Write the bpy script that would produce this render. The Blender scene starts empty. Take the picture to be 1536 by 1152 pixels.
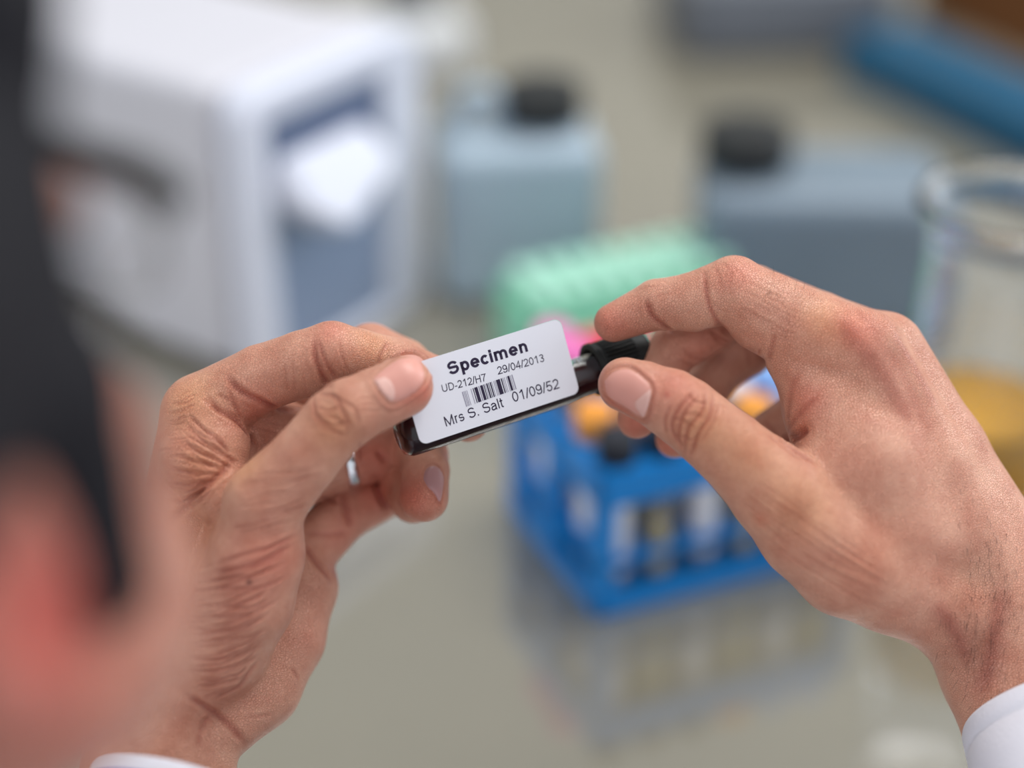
import bpy, bmesh, math, random
import numpy as np
from mathutils import Vector, Matrix, noise as mnoise
from mathutils.bvhtree import BVHTree

# ------------------------------------------------------------------ camera, light, exposure
PITCH = math.radians(30.0)
CAMZ = 1.45            # camera height above the floor
BENCH = 0.91           # height of the worktop
FPX = 2560.0           # focal length in pixels of the 1536 px frame
DF = 0.602             # distance to the plane in focus
scene = bpy.context.scene
cam_d = bpy.data.cameras.new('camera')
cam_d.sensor_width = 36.0
cam_d.lens = 60.0
cam_d.clip_start = 0.02
cam_d.dof.use_dof = True
cam_d.dof.focus_distance = DF
cam_d.dof.aperture_fstop = 1.8
cam = bpy.data.objects.new('camera', cam_d)
scene.collection.objects.link(cam)
cam.location = (0, 0, CAMZ)
cam.rotation_euler = (math.pi/2 - PITCH, 0, 0)
scene.camera = cam
CAMM = Matrix.Translation((0, 0, CAMZ)) @ Matrix.Rotation(math.pi/2 - PITCH, 4, 'X')

world = bpy.data.worlds.new('room_air')
scene.world = world
world.use_nodes = True
world.node_tree.nodes['Background'].inputs[0].default_value = (0.86, 0.93, 1.0, 1)
world.node_tree.nodes['Background'].inputs[1].default_value = 0.70
scene.view_settings.view_transform = 'Standard'
scene.view_settings.look = 'None'
scene.view_settings.gamma = 1.0
scene.view_settings.exposure = 0.32
scene.view_settings.use_curve_mapping = False


def area(name, loc, target, sx, sy, power, col):
    l = bpy.data.lights.new(name, 'AREA')
    l.shape = 'RECTANGLE'; l.size = sx; l.size_y = sy; l.energy = power; l.color = col
    o = bpy.data.objects.new(name, l)
    scene.collection.objects.link(o)
    o.location = loc
    o.rotation_euler = (Vector(target) - Vector(loc)).to_track_quat('-Z', 'Y').to_euler()
    return o


area('ceiling_light', (0.55, 1.1, 2.75), (0.1, 0.75, 0.9), 1.3, 0.9, 20, (1.0, 0.97, 0.93))
area('window_light', (2.1, 1.5, 2.0), (0.1, 0.7, 1.1), 1.4, 1.2, 21, (0.90, 0.95, 1.0))
area('rear_fill_light', (-1.4, -1.2, 2.5), (0, 0.7, 1.0), 1.4, 1.2, 16, (0.97, 0.98, 1.0))  # added fill lamp, behind and left, to lift the left-facing sides

# ------------------------------------------------------------------ helpers
col = scene.collection
R = random.Random(7)


def c2w(p):
    return CAMM @ Vector(p)


def P(x, y, dz=0.0):
    """pixel of the frame and distance (mm) behind the plane in focus -> camera space (m)"""
    d = DF + dz/1000.0
    return np.array([(x-768)/FPX*d, -(y-576)/FPX*d, -d])


def PD(x, y, d):
    return np.array([(x-768)/FPX*d, -(y-576)/FPX*d, -d])


def W(x, y, dz=0.0):
    return c2w(P(x, y, dz))


def ground(x, y, z=BENCH):
    o = Vector((0, 0, CAMZ))
    d = c2w(((x-768)/FPX, -(y-576)/FPX, -1)) - o
    t = (z - CAMZ)/d.z
    return o + d*t


def set_props(o, label=None, cat=None, group=None, kind=None):
    if label: o['label'] = label
    if cat: o['category'] = cat
    if group: o['group'] = group
    if kind: o['kind'] = kind
    return o


def empty(name, loc=(0, 0, 0), rz=0.0, label=None, cat=None, group=None):
    o = bpy.data.objects.new(name, None)
    o.empty_display_size = 0.02
    col.objects.link(o)
    o.location = loc
    o.rotation_euler = (0, 0, rz)
    return set_props(o, label, cat, group)


def link(name, me, m=None, parent=None, smooth=True):
    if m is not None and not me.materials:
        me.materials.append(m)
    if smooth and hasattr(me, 'polygons'):
        me.polygons.foreach_set('use_smooth', [True]*len(me.polygons))
    o = bpy.data.objects.new(name, me)
    col.objects.link(o)
    if parent is not None:
        o.parent = parent
    return o


def bmo(name, bm, m=None, parent=None, smooth=False, bevel=0.0, seg=3, auto=False):
    bm.normal_update()
    me = bpy.data.meshes.new(name)
    bm.to_mesh(me); bm.free()
    o = link(name, me, m, parent, smooth)
    if bevel > 0:
        b = o.modifiers.new('bevel', 'BEVEL'); b.width = bevel; b.segments = seg
        b.limit_method = 'ANGLE'; b.harden_normals = False
        me.polygons.foreach_set('use_smooth', [True]*len(me.polygons))
        w = o.modifiers.new('wn', 'WEIGHTED_NORMAL'); w.keep_sharp = True
    return o


def add_box(bm, c, s, rz=0.0, M=None):
    mm = Matrix.Translation(c) @ Matrix.Rotation(rz, 4, 'Z') @ Matrix.Diagonal((s[0], s[1], s[2], 1))
    if M is not None: mm = M @ mm
    bmesh.ops.create_cube(bm, size=1.0, matrix=mm)


def add_lathe(bm, prof, n=32, M=None, closed=False):
    """prof = [(r, z)]"""
    M = M or Matrix.Identity(4)
    rings = []
    for r, z in prof:
        if r < 1e-7:
            rings.append([bm.verts.new(M @ Vector((0, 0, z)))])
        else:
            rings.append([bm.verts.new(M @ Vector((r*math.cos(2*math.pi*i/n), r*math.sin(2*math.pi*i/n), z))) for i in range(n)])
    pairs = list(zip(rings, rings[1:]))
    if closed: pairs.append((rings[-1], rings[0]))
    for a, b in pairs:
        for i in range(n):
            j = (i+1) % n
            if len(a) == 1 and len(b) == 1: continue
            if len(a) == 1: f = [a[0], b[j], b[i]]
            elif len(b) == 1: f = [a[i], a[j], b[0]]
            else: f = [a[i], a[j], b[j], b[i]]
            bm.faces.new(f)
    bmesh.ops.recalc_face_normals(bm, faces=bm.faces)


def add_tube(bm, pts, r, n=10):
    pts = [Vector(p) for p in pts]
    rs = r if isinstance(r, (list, tuple)) else [r]*len(pts)
    prev = None
    rings = []
    for i, p in enumerate(pts):
        t = (pts[min(i+1, len(pts)-1)] - pts[max(i-1, 0)]).normalized()
        if prev is None:
            a = t.orthogonal().normalized()
        else:
            a = (prev - t*prev.dot(t)).normalized()
        prev = a
        b = t.cross(a)
        rings.append([bm.verts.new(p + (a*math.cos(2*math.pi*k/n) + b*math.sin(2*math.pi*k/n))*rs[i]) for k in range(n)])
    for A, B in zip(rings, rings[1:]):
        for k in range(n):
            bm.faces.new([A[k], A[(k+1) % n], B[(k+1) % n], B[k]])
    bm.faces.new(rings[0][::-1]); bm.faces.new(rings[-1])
    bmesh.ops.recalc_face_normals(bm, faces=bm.faces)


def rounded_rect(w, h, r, n=6):
    out = []
    for cx, cy, a0 in ((w/2-r, h/2-r, 0), (-w/2+r, h/2-r, 90), (-w/2+r, -h/2+r, 180), (w/2-r, -h/2+r, 270)):
        for i in range(n+1):
            a = math.radians(a0 + 90*i/n)
            out.append((cx + r*math.cos(a), cy + r*math.sin(a)))
    return out


def add_prism(bm, outline, z0, z1, M=None):
    M = M or Matrix.Identity(4)
    a = [bm.verts.new(M @ Vector((x, y, z0))) for x, y in outline]
    b = [bm.verts.new(M @ Vector((x, y, z1))) for x, y in outline]
    n = len(a)
    for i in range(n):
        bm.faces.new([a[i], a[(i+1) % n], b[(i+1) % n], b[i]])
    bm.faces.new(a[::-1]); bm.faces.new(b)
    bmesh.ops.recalc_face_normals(bm, faces=bm.faces)


# ------------------------------------------------------------------ materials
def lin(r, g, b):
    f = lambda c: (c/255/12.92) if c/255 <= 0.04045 else ((c/255+0.055)/1.055)**2.4
    return (f(r), f(g), f(b), 1)


def mat(name, color, rough=0.5, metal=0.0, spec=0.5, trans=0.0, ior=1.45, coat=0.0, noise=0.0, nscale=40, bump=0.0,
        bscale=200, sheen=0.0, sss=0.0):
    m = bpy.data.materials.new(name)
    m.use_nodes = True
    nt = m.node_tree
    b = nt.nodes['Principled BSDF']
    if len(color) == 3: color = (*color, 1)
    b.inputs['Base Color'].default_value = color
    b.inputs['Roughness'].default_value = rough
    b.inputs['Metallic'].default_value = metal
    b.inputs['Specular IOR Level'].default_value = spec
    b.inputs['Transmission Weight'].default_value = trans
    b.inputs['IOR'].default_value = ior
    b.inputs['Coat Weight'].default_value = coat
    b.inputs['Coat Roughness'].default_value = 0.08
    b.inputs['Sheen Weight'].default_value = sheen
    if sss:
        b.inputs['Subsurface Weight'].default_value = sss
        b.inputs['Subsurface Radius'].default_value = (1, .8, .7)
        b.inputs['Subsurface Scale'].default_value = 0.003
    tc = nt.nodes.new('ShaderNodeTexCoord')
    if noise > 0:
        n = nt.nodes.new('ShaderNodeTexNoise'); n.inputs['Scale'].default_value = nscale
        n.inputs['Detail'].default_value = 5
        nt.links.new(tc.outputs['Object'], n.inputs['Vector'])
        r = nt.nodes.new('ShaderNodeMapRange')
        r.inputs['To Min'].default_value = 1-noise; r.inputs['To Max'].default_value = 1+noise
        r.inputs['From Min'].default_value = 0.3; r.inputs['From Max'].default_value = 0.7
        nt.links.new(n.outputs['Fac'], r.inputs['Value'])
        mx = nt.nodes.new('ShaderNodeVectorMath'); mx.operation = 'SCALE'
        mx.inputs[0].default_value = color[:3]
        nt.links.new(r.outputs['Result'], mx.inputs['Scale'])
        nt.links.new(mx.outputs['Vector'], b.inputs['Base Color'])
    if bump > 0:
        n2 = nt.nodes.new('ShaderNodeTexNoise'); n2.inputs['Scale'].default_value = bscale
        n2.inputs['Detail'].default_value = 4
        nt.links.new(tc.outputs['Object'], n2.inputs['Vector'])
        bp = nt.nodes.new('ShaderNodeBump'); bp.inputs['Strength'].default_value = bump
        bp.inputs['Distance'].default_value = 0.001
        nt.links.new(n2.outputs['Fac'], bp.inputs['Height'])
        nt.links.new(bp.outputs['Normal'], b.inputs['Normal'])
    return m


def skin_material(name, rough=0.43, bump_amt=1.0, sss=0.12):
    m = bpy.data.materials.new(name)
    m.use_nodes = True
    nt = m.node_tree
    N = nt.nodes; L = nt.links
    b = N['Principled BSDF']
    b.inputs['Roughness'].default_value = rough
    b.inputs['Specular IOR Level'].default_value = 0.42
    b.inputs['Subsurface Weight'].default_value = sss
    b.inputs['Subsurface Radius'].default_value = (1.0, 0.36, 0.2)
    b.inputs['Subsurface Scale'].default_value = 0.0022
    at = N.new('ShaderNodeAttribute'); at.attribute_name = 'skin'
    tc = N.new('ShaderNodeTexCoord')
    n1 = N.new('ShaderNodeTexNoise'); n1.inputs['Scale'].default_value = 70; n1.inputs['Detail'].default_value = 5
    n1.inputs['Roughness'].default_value = 0.6
    L.new(tc.outputs['Object'], n1.inputs['Vector'])
    cr = N.new('ShaderNodeValToRGB')
    cr.color_ramp.elements[0].position = 0.33; cr.color_ramp.elements[0].color = (0.86, 0.72, 0.69, 1)
    cr.color_ramp.elements[1].position = 0.68; cr.color_ramp.elements[1].color = (1.08, 1.12, 1.13, 1)
    L.new(n1.outputs['Fac'], cr.inputs['Fac'])
    mx = N.new('ShaderNodeVectorMath'); mx.operation = 'MULTIPLY'
    L.new(at.outputs['Color'], mx.inputs[0]); L.new(cr.outputs['Color'], mx.inputs[1])
    L.new(mx.outputs['Vector'], b.inputs['Base Color'])
    vo = N.new('ShaderNodeTexVoronoi'); vo.feature = 'DISTANCE_TO_EDGE'; vo.inputs['Scale'].default_value = 1100
    n2 = N.new('ShaderNodeTexNoise'); n2.inputs['Scale'].default_value = 500; n2.inputs['Detail'].default_value = 4
    L.new(tc.outputs['Object'], n2.inputs['Vector'])
    dm = N.new('ShaderNodeVectorMath'); dm.operation = 'SCALE'; dm.inputs['Scale'].default_value = 0.0012
    L.new(n2.outputs['Color'], dm.inputs[0])
    ad = N.new('ShaderNodeVectorMath'); ad.operation = 'ADD'
    L.new(tc.outputs['Object'], ad.inputs[0]); L.new(dm.outputs['Vector'], ad.inputs[1])
    L.new(ad.outputs['Vector'], vo.inputs['Vector'])
    mr = N.new('ShaderNodeMapRange'); mr.inputs['From Max'].default_value = 0.12
    L.new(vo.outputs['Distance'], mr.inputs['Value'])
    sm = N.new('ShaderNodeMath'); sm.operation = 'MULTIPLY_ADD'; sm.inputs[1].default_value = 0.45
    L.new(mr.outputs['Result'], sm.inputs[0])
    n3 = N.new('ShaderNodeTexNoise'); n3.inputs['Scale'].default_value = 260; n3.inputs['Detail'].default_value = 6
    L.new(tc.outputs['Object'], n3.inputs['Vector'])
    L.new(n3.outputs['Fac'], sm.inputs[2])
    bp = N.new('ShaderNodeBump'); bp.inputs['Strength'].default_value = bump_amt; bp.inputs['Distance'].default_value = 0.0004
    L.new(sm.outputs[0], bp.inputs['Height']); L.new(bp.outputs['Normal'], b.inputs['Normal'])
    return m


M = {}
M['skin'] = skin_material('skin')
M['nail'] = mat('nail', lin(212, 150, 136), rough=0.38, spec=0.5, sss=0.2)
M['nail_shade'] = mat('nail_mauve', lin(180, 132, 130), rough=0.38, spec=0.5, sss=0.2)
M['lunula'] = mat('lunula', lin(219, 172, 160), rough=0.4, spec=0.5, sss=0.2)
M['hair'] = mat('hair', (0.010, 0.009, 0.012), rough=0.65, spec=0.2, bump=0.6, bscale=300)
M['coat'] = mat('coat_cloth', lin(214, 212, 220), rough=0.85, bump=0.25, bscale=900, sheen=0.2)
M['stripe'] = mat('stripe_cloth', lin(110, 95, 170), rough=0.85)
M['frame_black'] = mat('frame_black', (0.006, 0.007, 0.006), rough=0.35)
M['lens'] = mat('lens_glass', (1, 1, 1), rough=0.0, trans=1.0, ior=1.1)
M['silver'] = mat('silver', (0.82, 0.82, 0.84), rough=0.2, metal=1.0)
M['label_paper'] = mat('label_paper', lin(224, 223, 230), rough=0.42, spec=0.4)
M['ink'] = mat('ink', lin(34, 18, 52), rough=0.6)
M['glass'] = mat('vial_glass', (1, 1, 1), rough=0.02, trans=1.0, ior=1.34)
M['blood'] = mat('blood', (0.022, 0.0015, 0.005), rough=0.3, spec=0.1)
M['cap'] = mat('cap_plastic', (0.007, 0.0085, 0.008), rough=0.5, spec=0.35, bump=0.1, bscale=900)


# ------------------------------------------------------------------ volumes -> surface (camera space, metres)
class Vol:
    def __init__(s, lo, hi, h):
        s.lo = np.array(lo, float); s.h = h
        s.n = np.ceil((np.array(hi)-s.lo)/h).astype(int)+1
        s.ax = [(s.lo[i] + np.arange(s.n[i])*h).astype(np.float32) for i in range(3)]

    def new(s):
        return np.full(tuple(s.n), 0.05, np.float32)

    def box(s, pts, margin):
        pts = np.array(pts)
        a = np.floor((pts.min(0)-margin-s.lo)/s.h).astype(int)
        b = np.ceil((pts.max(0)+margin-s.lo)/s.h).astype(int)+1
        a = np.clip(a, 0, s.n); b = np.clip(b, 0, s.n)
        return a, b

    def grids(s, a, b):
        return (s.ax[0][a[0]:b[0]][:, None, None], s.ax[1][a[1]:b[1]][None, :, None], s.ax[2][a[2]:b[2]][None, None, :])

    def cone(s, arr, A, ra, B, rb, k=0.002, flat=None, sub=False):
        mg = max(ra, rb)+max(k*1.5, 0.003)+2*s.h
        a, b = s.box([A, B], mg)
        if (b <= a).any(): return
        X, Y, Z = s.grids(a, b)
        px, py, pz = X-A[0], Y-A[1], Z-A[2]
        ba = np.array(B)-np.array(A)
        l2 = float(ba@ba)+1e-12
        t = np.clip((px*ba[0]+py*ba[1]+pz*ba[2])/l2, 0, 1)
        qx, qy, qz = px-ba[0]*t, py-ba[1]*t, pz-ba[2]*t
        d2 = qx*qx+qy*qy+qz*qz
        if flat is not None:
            n, f = flat
            w = qx*n[0]+qy*n[1]+qz*n[2]
            d2 = d2 + w*w*(1/f**2-1)
        d = np.sqrt(d2)-(ra+(rb-ra)*t)
        if flat is not None: d = d*min(1, flat[1]*1.0+0.0 if flat[1] < 1 else 1)
        V = arr[a[0]:b[0], a[1]:b[1], a[2]:b[2]]
        if sub:
            V[...] = -smin(-V, d, k)
        else:
            V[...] = smin(V, d, k)

    def ell(s, arr, C, r, axes=None, k=0.002, sub=False):
        C = np.array(C, float); r = np.array(r, float)
        axes = np.eye(3) if axes is None else np.array(axes, float)
        mg = r.max()+k*1.5+2*s.h
        a, b = s.box([C], mg)
        if (b <= a).any(): return
        X, Y, Z = s.grids(a, b)
        px, py, pz = X-C[0], Y-C[1], Z-C[2]
        k0 = 0; k1 = 0
        for i in range(3):
            u = px*axes[i][0]+py*axes[i][1]+pz*axes[i][2]
            k0 = k0+(u/r[i])**2; k1 = k1+(u/r[i]**2)**2
        k0 = np.sqrt(k0); k1 = np.sqrt(k1)+1e-9
        d = k0*(k0-1)/k1
        V = arr[a[0]:b[0], a[1]:b[1], a[2]:b[2]]
        if sub:
            V[...] = -smin(-V, d, k)
        else:
            V[...] = smin(V, d, k)


def smin(a, b, k):
    if np.isscalar(k) and k <= 0: return np.minimum(a, b)
    h = np.maximum(k-np.abs(a-b), 0)/k
    return np.minimum(a, b)-h*h*h*k/6.0


def surface(vol, arr):
    s = arr < 0
    nx, ny, nz = arr.shape
    c = np.zeros((nx-1, ny-1, nz-1), np.uint8)
    for i in (0, 1):
        for j in (0, 1):
            for k in (0, 1):
                c += s[i:nx-1+i, j:ny-1+j, k:nz-1+k]
    act = (c > 0) & (c < 8)
    idx = np.full(c.shape, -1, np.int64)
    cells = np.argwhere(act)
    idx[act] = np.arange(len(cells))
    acc = np.zeros((len(cells), 3)); cnt = np.zeros(len(cells))
    ci, cj, ck = cells.T
    for (o1, o2) in [((0,0,0),(1,0,0)),((0,1,0),(1,1,0)),((0,0,1),(1,0,1)),((0,1,1),(1,1,1)),
                     ((0,0,0),(0,1,0)),((1,0,0),(1,1,0)),((0,0,1),(0,1,1)),((1,0,1),(1,1,1)),
                     ((0,0,0),(0,0,1)),((1,0,0),(1,0,1)),((0,1,0),(0,1,1)),((1,1,0),(1,1,1))]:
        v1 = arr[ci+o1[0], cj+o1[1], ck+o1[2]].astype(float); v2 = arr[ci+o2[0], cj+o2[1], ck+o2[2]].astype(float)
        m = (v1 < 0) != (v2 < 0)
        t = np.where(m, v1/(v1-v2+1e-20), 0)
        p = np.array(o1)[None, :]+t[:, None]*(np.array(o2)-np.array(o1))[None, :]
        acc += p*m[:, None]; cnt += m
    verts = vol.lo[None, :]+(cells+acc/cnt[:, None])*vol.h
    faces = []
    for ax in range(3):
        sl0 = [slice(None)]*3; sl1 = [slice(None)]*3
        sl0[ax] = slice(0, -1); sl1[ax] = slice(1, None)
        e = s[tuple(sl0)] != s[tuple(sl1)]
        E = np.argwhere(e)
        u, v = [(1, 2), (2, 0), (0, 1)][ax]
        ok = (E[:, u] > 0) & (E[:, v] > 0) & (E[:, u] < arr.shape[u]-1) & (E[:, v] < arr.shape[v]-1)
        E = E[ok]
        ins = s[E[:, 0], E[:, 1], E[:, 2]]
        q = []
        for du, dv in ((-1, -1), (0, -1), (0, 0), (-1, 0)):
            F = E.copy(); F[:, u] += du; F[:, v] += dv
            q.append(idx[F[:, 0], F[:, 1], F[:, 2]])
        q = np.stack(q, 1)
        q[~ins] = q[~ins][:, ::-1]
        faces.append(q)
    faces = np.concatenate(faces)
    return verts, faces


def vnormals(v, f):
    n = np.cross(v[f[:, 2]]-v[f[:, 0]], v[f[:, 3]]-v[f[:, 1]])
    out = np.zeros_like(v)
    for i in range(4):
        for a in range(3):
            out[:, a] += np.bincount(f[:, i], weights=n[:, a], minlength=len(v))
    return out/(np.linalg.norm(out, axis=1)[:, None]+1e-20)


def relax(v, f, it=2, lam=0.5):
    for _ in range(it):
        for l in (lam, -lam*1.03):
            acc = np.zeros_like(v); cnt = np.zeros(len(v))
            for i in range(4):
                a, b = f[:, i], f[:, (i+1) % 4]
                for ax in range(3):
                    acc[:, ax] += np.bincount(a, weights=v[b, ax], minlength=len(v))
                cnt += np.bincount(a, minlength=len(v))
            v = v+l*(acc/np.maximum(cnt, 1)[:, None]-v)
    return v


def mesh_from(name, v, f, world=True):
    if world:
        Mx = np.array(CAMM)
        v = v@Mx[:3, :3].T+Mx[:3, 3]
    me = bpy.data.meshes.new(name)
    me.vertices.add(len(v)); me.vertices.foreach_set('co', v.astype(np.float32).ravel())
    me.loops.add(f.size); me.loops.foreach_set('vertex_index', f.astype(np.int32).ravel())
    me.polygons.add(len(f)); me.polygons.foreach_set('loop_start', np.arange(0, f.size, 4, dtype=np.int32))
    me.polygons.foreach_set('loop_total', np.full(len(f), 4, np.int32))
    me.update(calc_edges=True)
    me.validate()
    return me


def nodes(lst):
    return [(P(x, y, d), r*(DF+d/1000.0)/FPX) for x, y, d, r in lst]


class Caster:
    def __init__(s, v, f):
        s.t = BVHTree.FromPolygons([tuple(p) for p in v], [tuple(int(i) for i in q) for q in f])

    def hit(s, x, y):
        d = Vector(((x-768)/FPX, -(y-576)/FPX, -1)).normalized()
        h, n, i, dist = s.t.ray_cast(Vector((0, 0, 0)), d)
        if h is None: return None, None
        return np.array(h), np.array(n)

    def line(s, pts, step=5):
        out = []
        for (x0, y0), (x1, y1) in zip(pts, pts[1:]):
            n = max(1, int(math.hypot(x1-x0, y1-y0)/step))
            for i in range(n):
                h, _ = s.hit(x0+(x1-x0)*i/n, y0+(y1-y0)*i/n)
                if h is not None: out.append(h)
        h, _ = s.hit(*pts[-1])
        if h is not None: out.append(h)
        return out


def smooth_line(pts, n=4):
    """Catmull-Rom"""
    p = [pts[0]]+list(pts)+[pts[-1]]
    out = []
    for i in range(1, len(p)-2):
        for k in range(n):
            t = k/n
            a, b, c, d = [np.array(q, float) for q in p[i-1:i+3]]
            out.append(tuple(0.5*((2*b)+(-a+c)*t+(2*a-5*b+4*c-d)*t*t+(-a+3*b-3*c+d)*t**3)))
    out.append(tuple(pts[-1]))
    return out


def carve(v, nrm, caster, creases, colr):
    """creases: (pixel polyline, width mm, depth mm[, taper]) pressed into the surface"""
    disp = np.zeros(len(v)); dark = np.zeros(len(v))
    for cr in creases:
        pts, w, dep = cr[:3]
        L = caster.line(smooth_line(pts))
        if len(L) < 2: continue
        L = np.array(L); w = w/1000.0
        lo, hi = L.min(0)-4*w, L.max(0)+4*w
        sel = np.where(((v > lo) & (v < hi)).all(1))[0]
        if len(sel) == 0: continue
        best = np.full(len(sel), 1e9); par = np.zeros(len(sel))
        p = v[sel]
        for i in range(len(L)-1):
            a, b = L[i], L[i+1]
            ba = b-a
            if ba@ba > (0.006)**2: continue
            t = np.clip(((p-a)@ba)/(ba@ba+1e-15), 0, 1)
            d = np.linalg.norm(p-a-t[:, None]*ba, axis=1)
            m = d < best
            best[m] = d[m]; par[m] = (i+t[m])/(len(L)-1)
        tap = np.clip(np.minimum(par, 1-par)*5+0.15, 0, 1)
        x = best/w
        g = np.exp(-x*x)-0.35*np.exp(-((x-1.9)/0.9)**2)
        disp[sel] -= dep/1000.0*g*tap
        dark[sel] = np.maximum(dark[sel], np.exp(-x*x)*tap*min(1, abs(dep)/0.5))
    v2 = v+nrm*disp[:, None]
    colr *= (1-dark[:, None]*np.array([0.26, 0.44, 0.44]))  # fold shade put into the colour, along with the redness of creases
    return v2


def tint(v, caster, spots, colr):
    """spots: (px, py, radius mm, (r,g,b) multiplier) flush, a mole"""
    for x, y, rad, mul in spots:
        h, _ = caster.hit(x, y)
        if h is None: continue
        w = np.exp(-((np.linalg.norm(v-h, axis=1)/(rad/1000.0))**2))[:, None]
        colr *= 1+(np.array(mul)-1)*w


def nail(caster, outline, name, parent, m, lift=0.35, rot=None, rings=7):
    o = smooth_line(list(outline)+[outline[0]], 4)[:-1]
    cx = sum(p[0] for p in o)/len(o); cy = sum(p[1] for p in o)/len(o)
    n = len(o)
    V = []; F = []
    hc, nc = caster.hit(cx, cy)
    layers = []
    for k in range(rings+1):
        t = 1-k/rings
        lay = []
        for x, y in (o if k < rings else [(cx, cy)]):
            h, nn = caster.hit(cx+(x-cx)*t, cy+(y-cy)*t)
            if h is None: h, nn = hc, nc
            off = (lift*min(1, (1-t)*3.2+0.0)-0.15*(t > 0.99))/1000.0
            d = np.array(nc)*0.7+np.array(nn)*0.3
            lay.append(len(V)); V.append(h+d/np.linalg.norm(d)*off)
        layers.append(lay)
    for k in range(rings-1):
        for i in range(n):
            F.append([layers[k][i], layers[k][(i+1) % n], layers[k+1][(i+1) % n], layers[k+1][i]])
    for i in range(n):
        F.append([layers[rings-1][i], layers[rings-1][(i+1) % n], layers[rings][0]])
    me = bpy.data.meshes.new(name)
    me.from_pydata([tuple(c2w(p)) for p in V], [], F)
    bm = bmesh.new(); bm.from_mesh(me); bmesh.ops.recalc_face_normals(bm, faces=bm.faces)
    # outward = towards nc
    nw = (c2w(np.array(nc))-c2w((0, 0, 0)))
    if sum((f.normal.dot(nw) for f in bm.faces)) < 0:
        bmesh.ops.reverse_faces(bm, faces=bm.faces)
    bmesh.ops.smooth_vert(bm, verts=[v for v in bm.verts if not v.is_boundary], factor=0.5)
    bmesh.ops.smooth_vert(bm, verts=[v for v in bm.verts if not v.is_boundary], factor=0.5)
    bm.to_mesh(me); bm.free()
    ob = link(name, me, m, parent)
    return ob

# ------------------------------------------------------------------ the person: hands
HV = 0.00055
SKIN = np.array(lin(210, 153, 128)[:3])


def shift(chains, dz):
    return [([(x, y, d+dz, r) for x, y, d, r in c[0]],)+tuple(c[1:]) for c in chains]


def build_hand(lo, hi, palm, fingers, extra=None, relax_it=2, h=HV):
    """palm: list of (nodes chain, k); fingers: list of (nodes, k inside, k at root)"""
    vol = Vol(lo, hi, h)
    D = vol.new()
    for chain, k in palm:
        nd = nodes(chain)
        if len(nd) == 1:
            vol.cone(D, nd[0][0], nd[0][1], nd[0][0]+1e-5, nd[0][1], k)
        for (A, ra), (B, rb) in zip(nd, nd[1:]):
            vol.cone(D, A, ra, B, rb, k)
    for chain, kin, kroot in fingers:
        G = vol.new()
        nd = nodes(chain)
        for (A, ra), (B, rb) in zip(nd, nd[1:]):
            vol.cone(G, A, ra, B, rb, kin)
        a, b = vol.box([q[0] for q in nd], 0.03)
        X, Y, Z = vol.grids(a, b)
        root = nd[0][0]
        L = np.linalg.norm(nd[1][0]-root)
        dist = np.sqrt((X-root[0])**2+(Y-root[1])**2+(Z-root[2])**2)
        t = np.clip((dist-0.45*L)/(0.5*L), 0, 1)
        kk = kroot*(1-t)+0.0009*t
        sl = (slice(a[0], b[0]), slice(a[1], b[1]), slice(a[2], b[2]))
        D[sl] = smin(D[sl], G[sl], kk)
    if extra: extra(vol, D)
    v, f = surface(vol, D)
    return relax(v, f, relax_it), f


# ---- left hand (thumb in front of the vial, index and middle finger behind it)
L_PALM = [
    ([(302, 626, 16, 60), (262, 800, 14, 58), (225, 1010, 10, 60)], 0.004),      # index metacarpal
    ([(318, 660, 34, 52), (285, 1000, 26, 60)], 0.008),
    ([(385, 740, 44, 42), (330, 1030, 28, 55)], 0.008),
    ([(448, 830, 42, 44), (446, 880, 36, 55), (427, 958, 28, 55), (388, 1030, 22, 58), (340, 1072, 14, 60)], 0.010),   # hypothenar
    ([(372, 800, 6, 60), (330, 930, 10, 70)], 0.008),
    ([(396, 765, -12, 60), (385, 835, -8, 67), (366, 900, -4, 71), (330, 968, 2, 72), (290, 1020, 4, 64)], 0.008),  # thenar
    ([(340, 745, 2, 48), (296, 690, 6, 56)], 0.004),       # web
    ([(316, 636, 10, 50), (328, 668, 6, 47)], 0.007),
    ([(352, 700, 18, 34), (380, 660, 24, 36)], 0.004),
    ([(352, 622, 20, 46), (400, 645, 27, 46), (440, 650, 30, 44)], 0.004),
    ([(299, 1110, 8, 58), (290, 1180, 3, 58), (278, 1225, -4, 56)], 0.008),    # wrist, ulnar
    ([(190, 1080, 8, 62), (188, 1170, 4, 60), (190, 1220, -4, 56)], 0.012),
    ([(250, 1060, 4, 66), (236, 1215, -4, 60)], 0.012),
]
L_FINGERS = [
    # index
    ([(303, 618, 16, 58), (392, 567, 11, 50), (455, 546, 9, 50), (498, 531, 9, 49), (535, 538, 13, 45), (592, 549, 21, 42), (642, 567, 25, 37)], 0.0015, 0.006),
    # middle
    ([(318, 665, 38, 46), (430, 600, 40, 42), (556, 528, 40, 43), (605, 548, 38, 40), (655, 590, 36, 36), (702, 632, 30, 31)], 0.0015, 0.005),
    # ring
    ([(395, 742, 38, 44), (500, 700, 46, 40), (612, 664, 54, 41), (634, 684, 40, 38), (638, 706, 30, 36), (636, 746, 24, 37)], 0.0015, 0.005),
    # little
    ([(456, 830, 42, 46), (515, 772, 50, 40), (585, 738, 60, 35), (606, 728, 50, 34), (620, 750, 38, 35)], 0.0015, 0.005),
    # thumb
    ([(398, 752, -13, 62), (455, 690, -16, 52), (503, 634, -17, 51), (525, 618, -17, 51), (562, 600, -14, 47), (604, 580, -11, 46)], 0.0015, 0.007),
]
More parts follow.
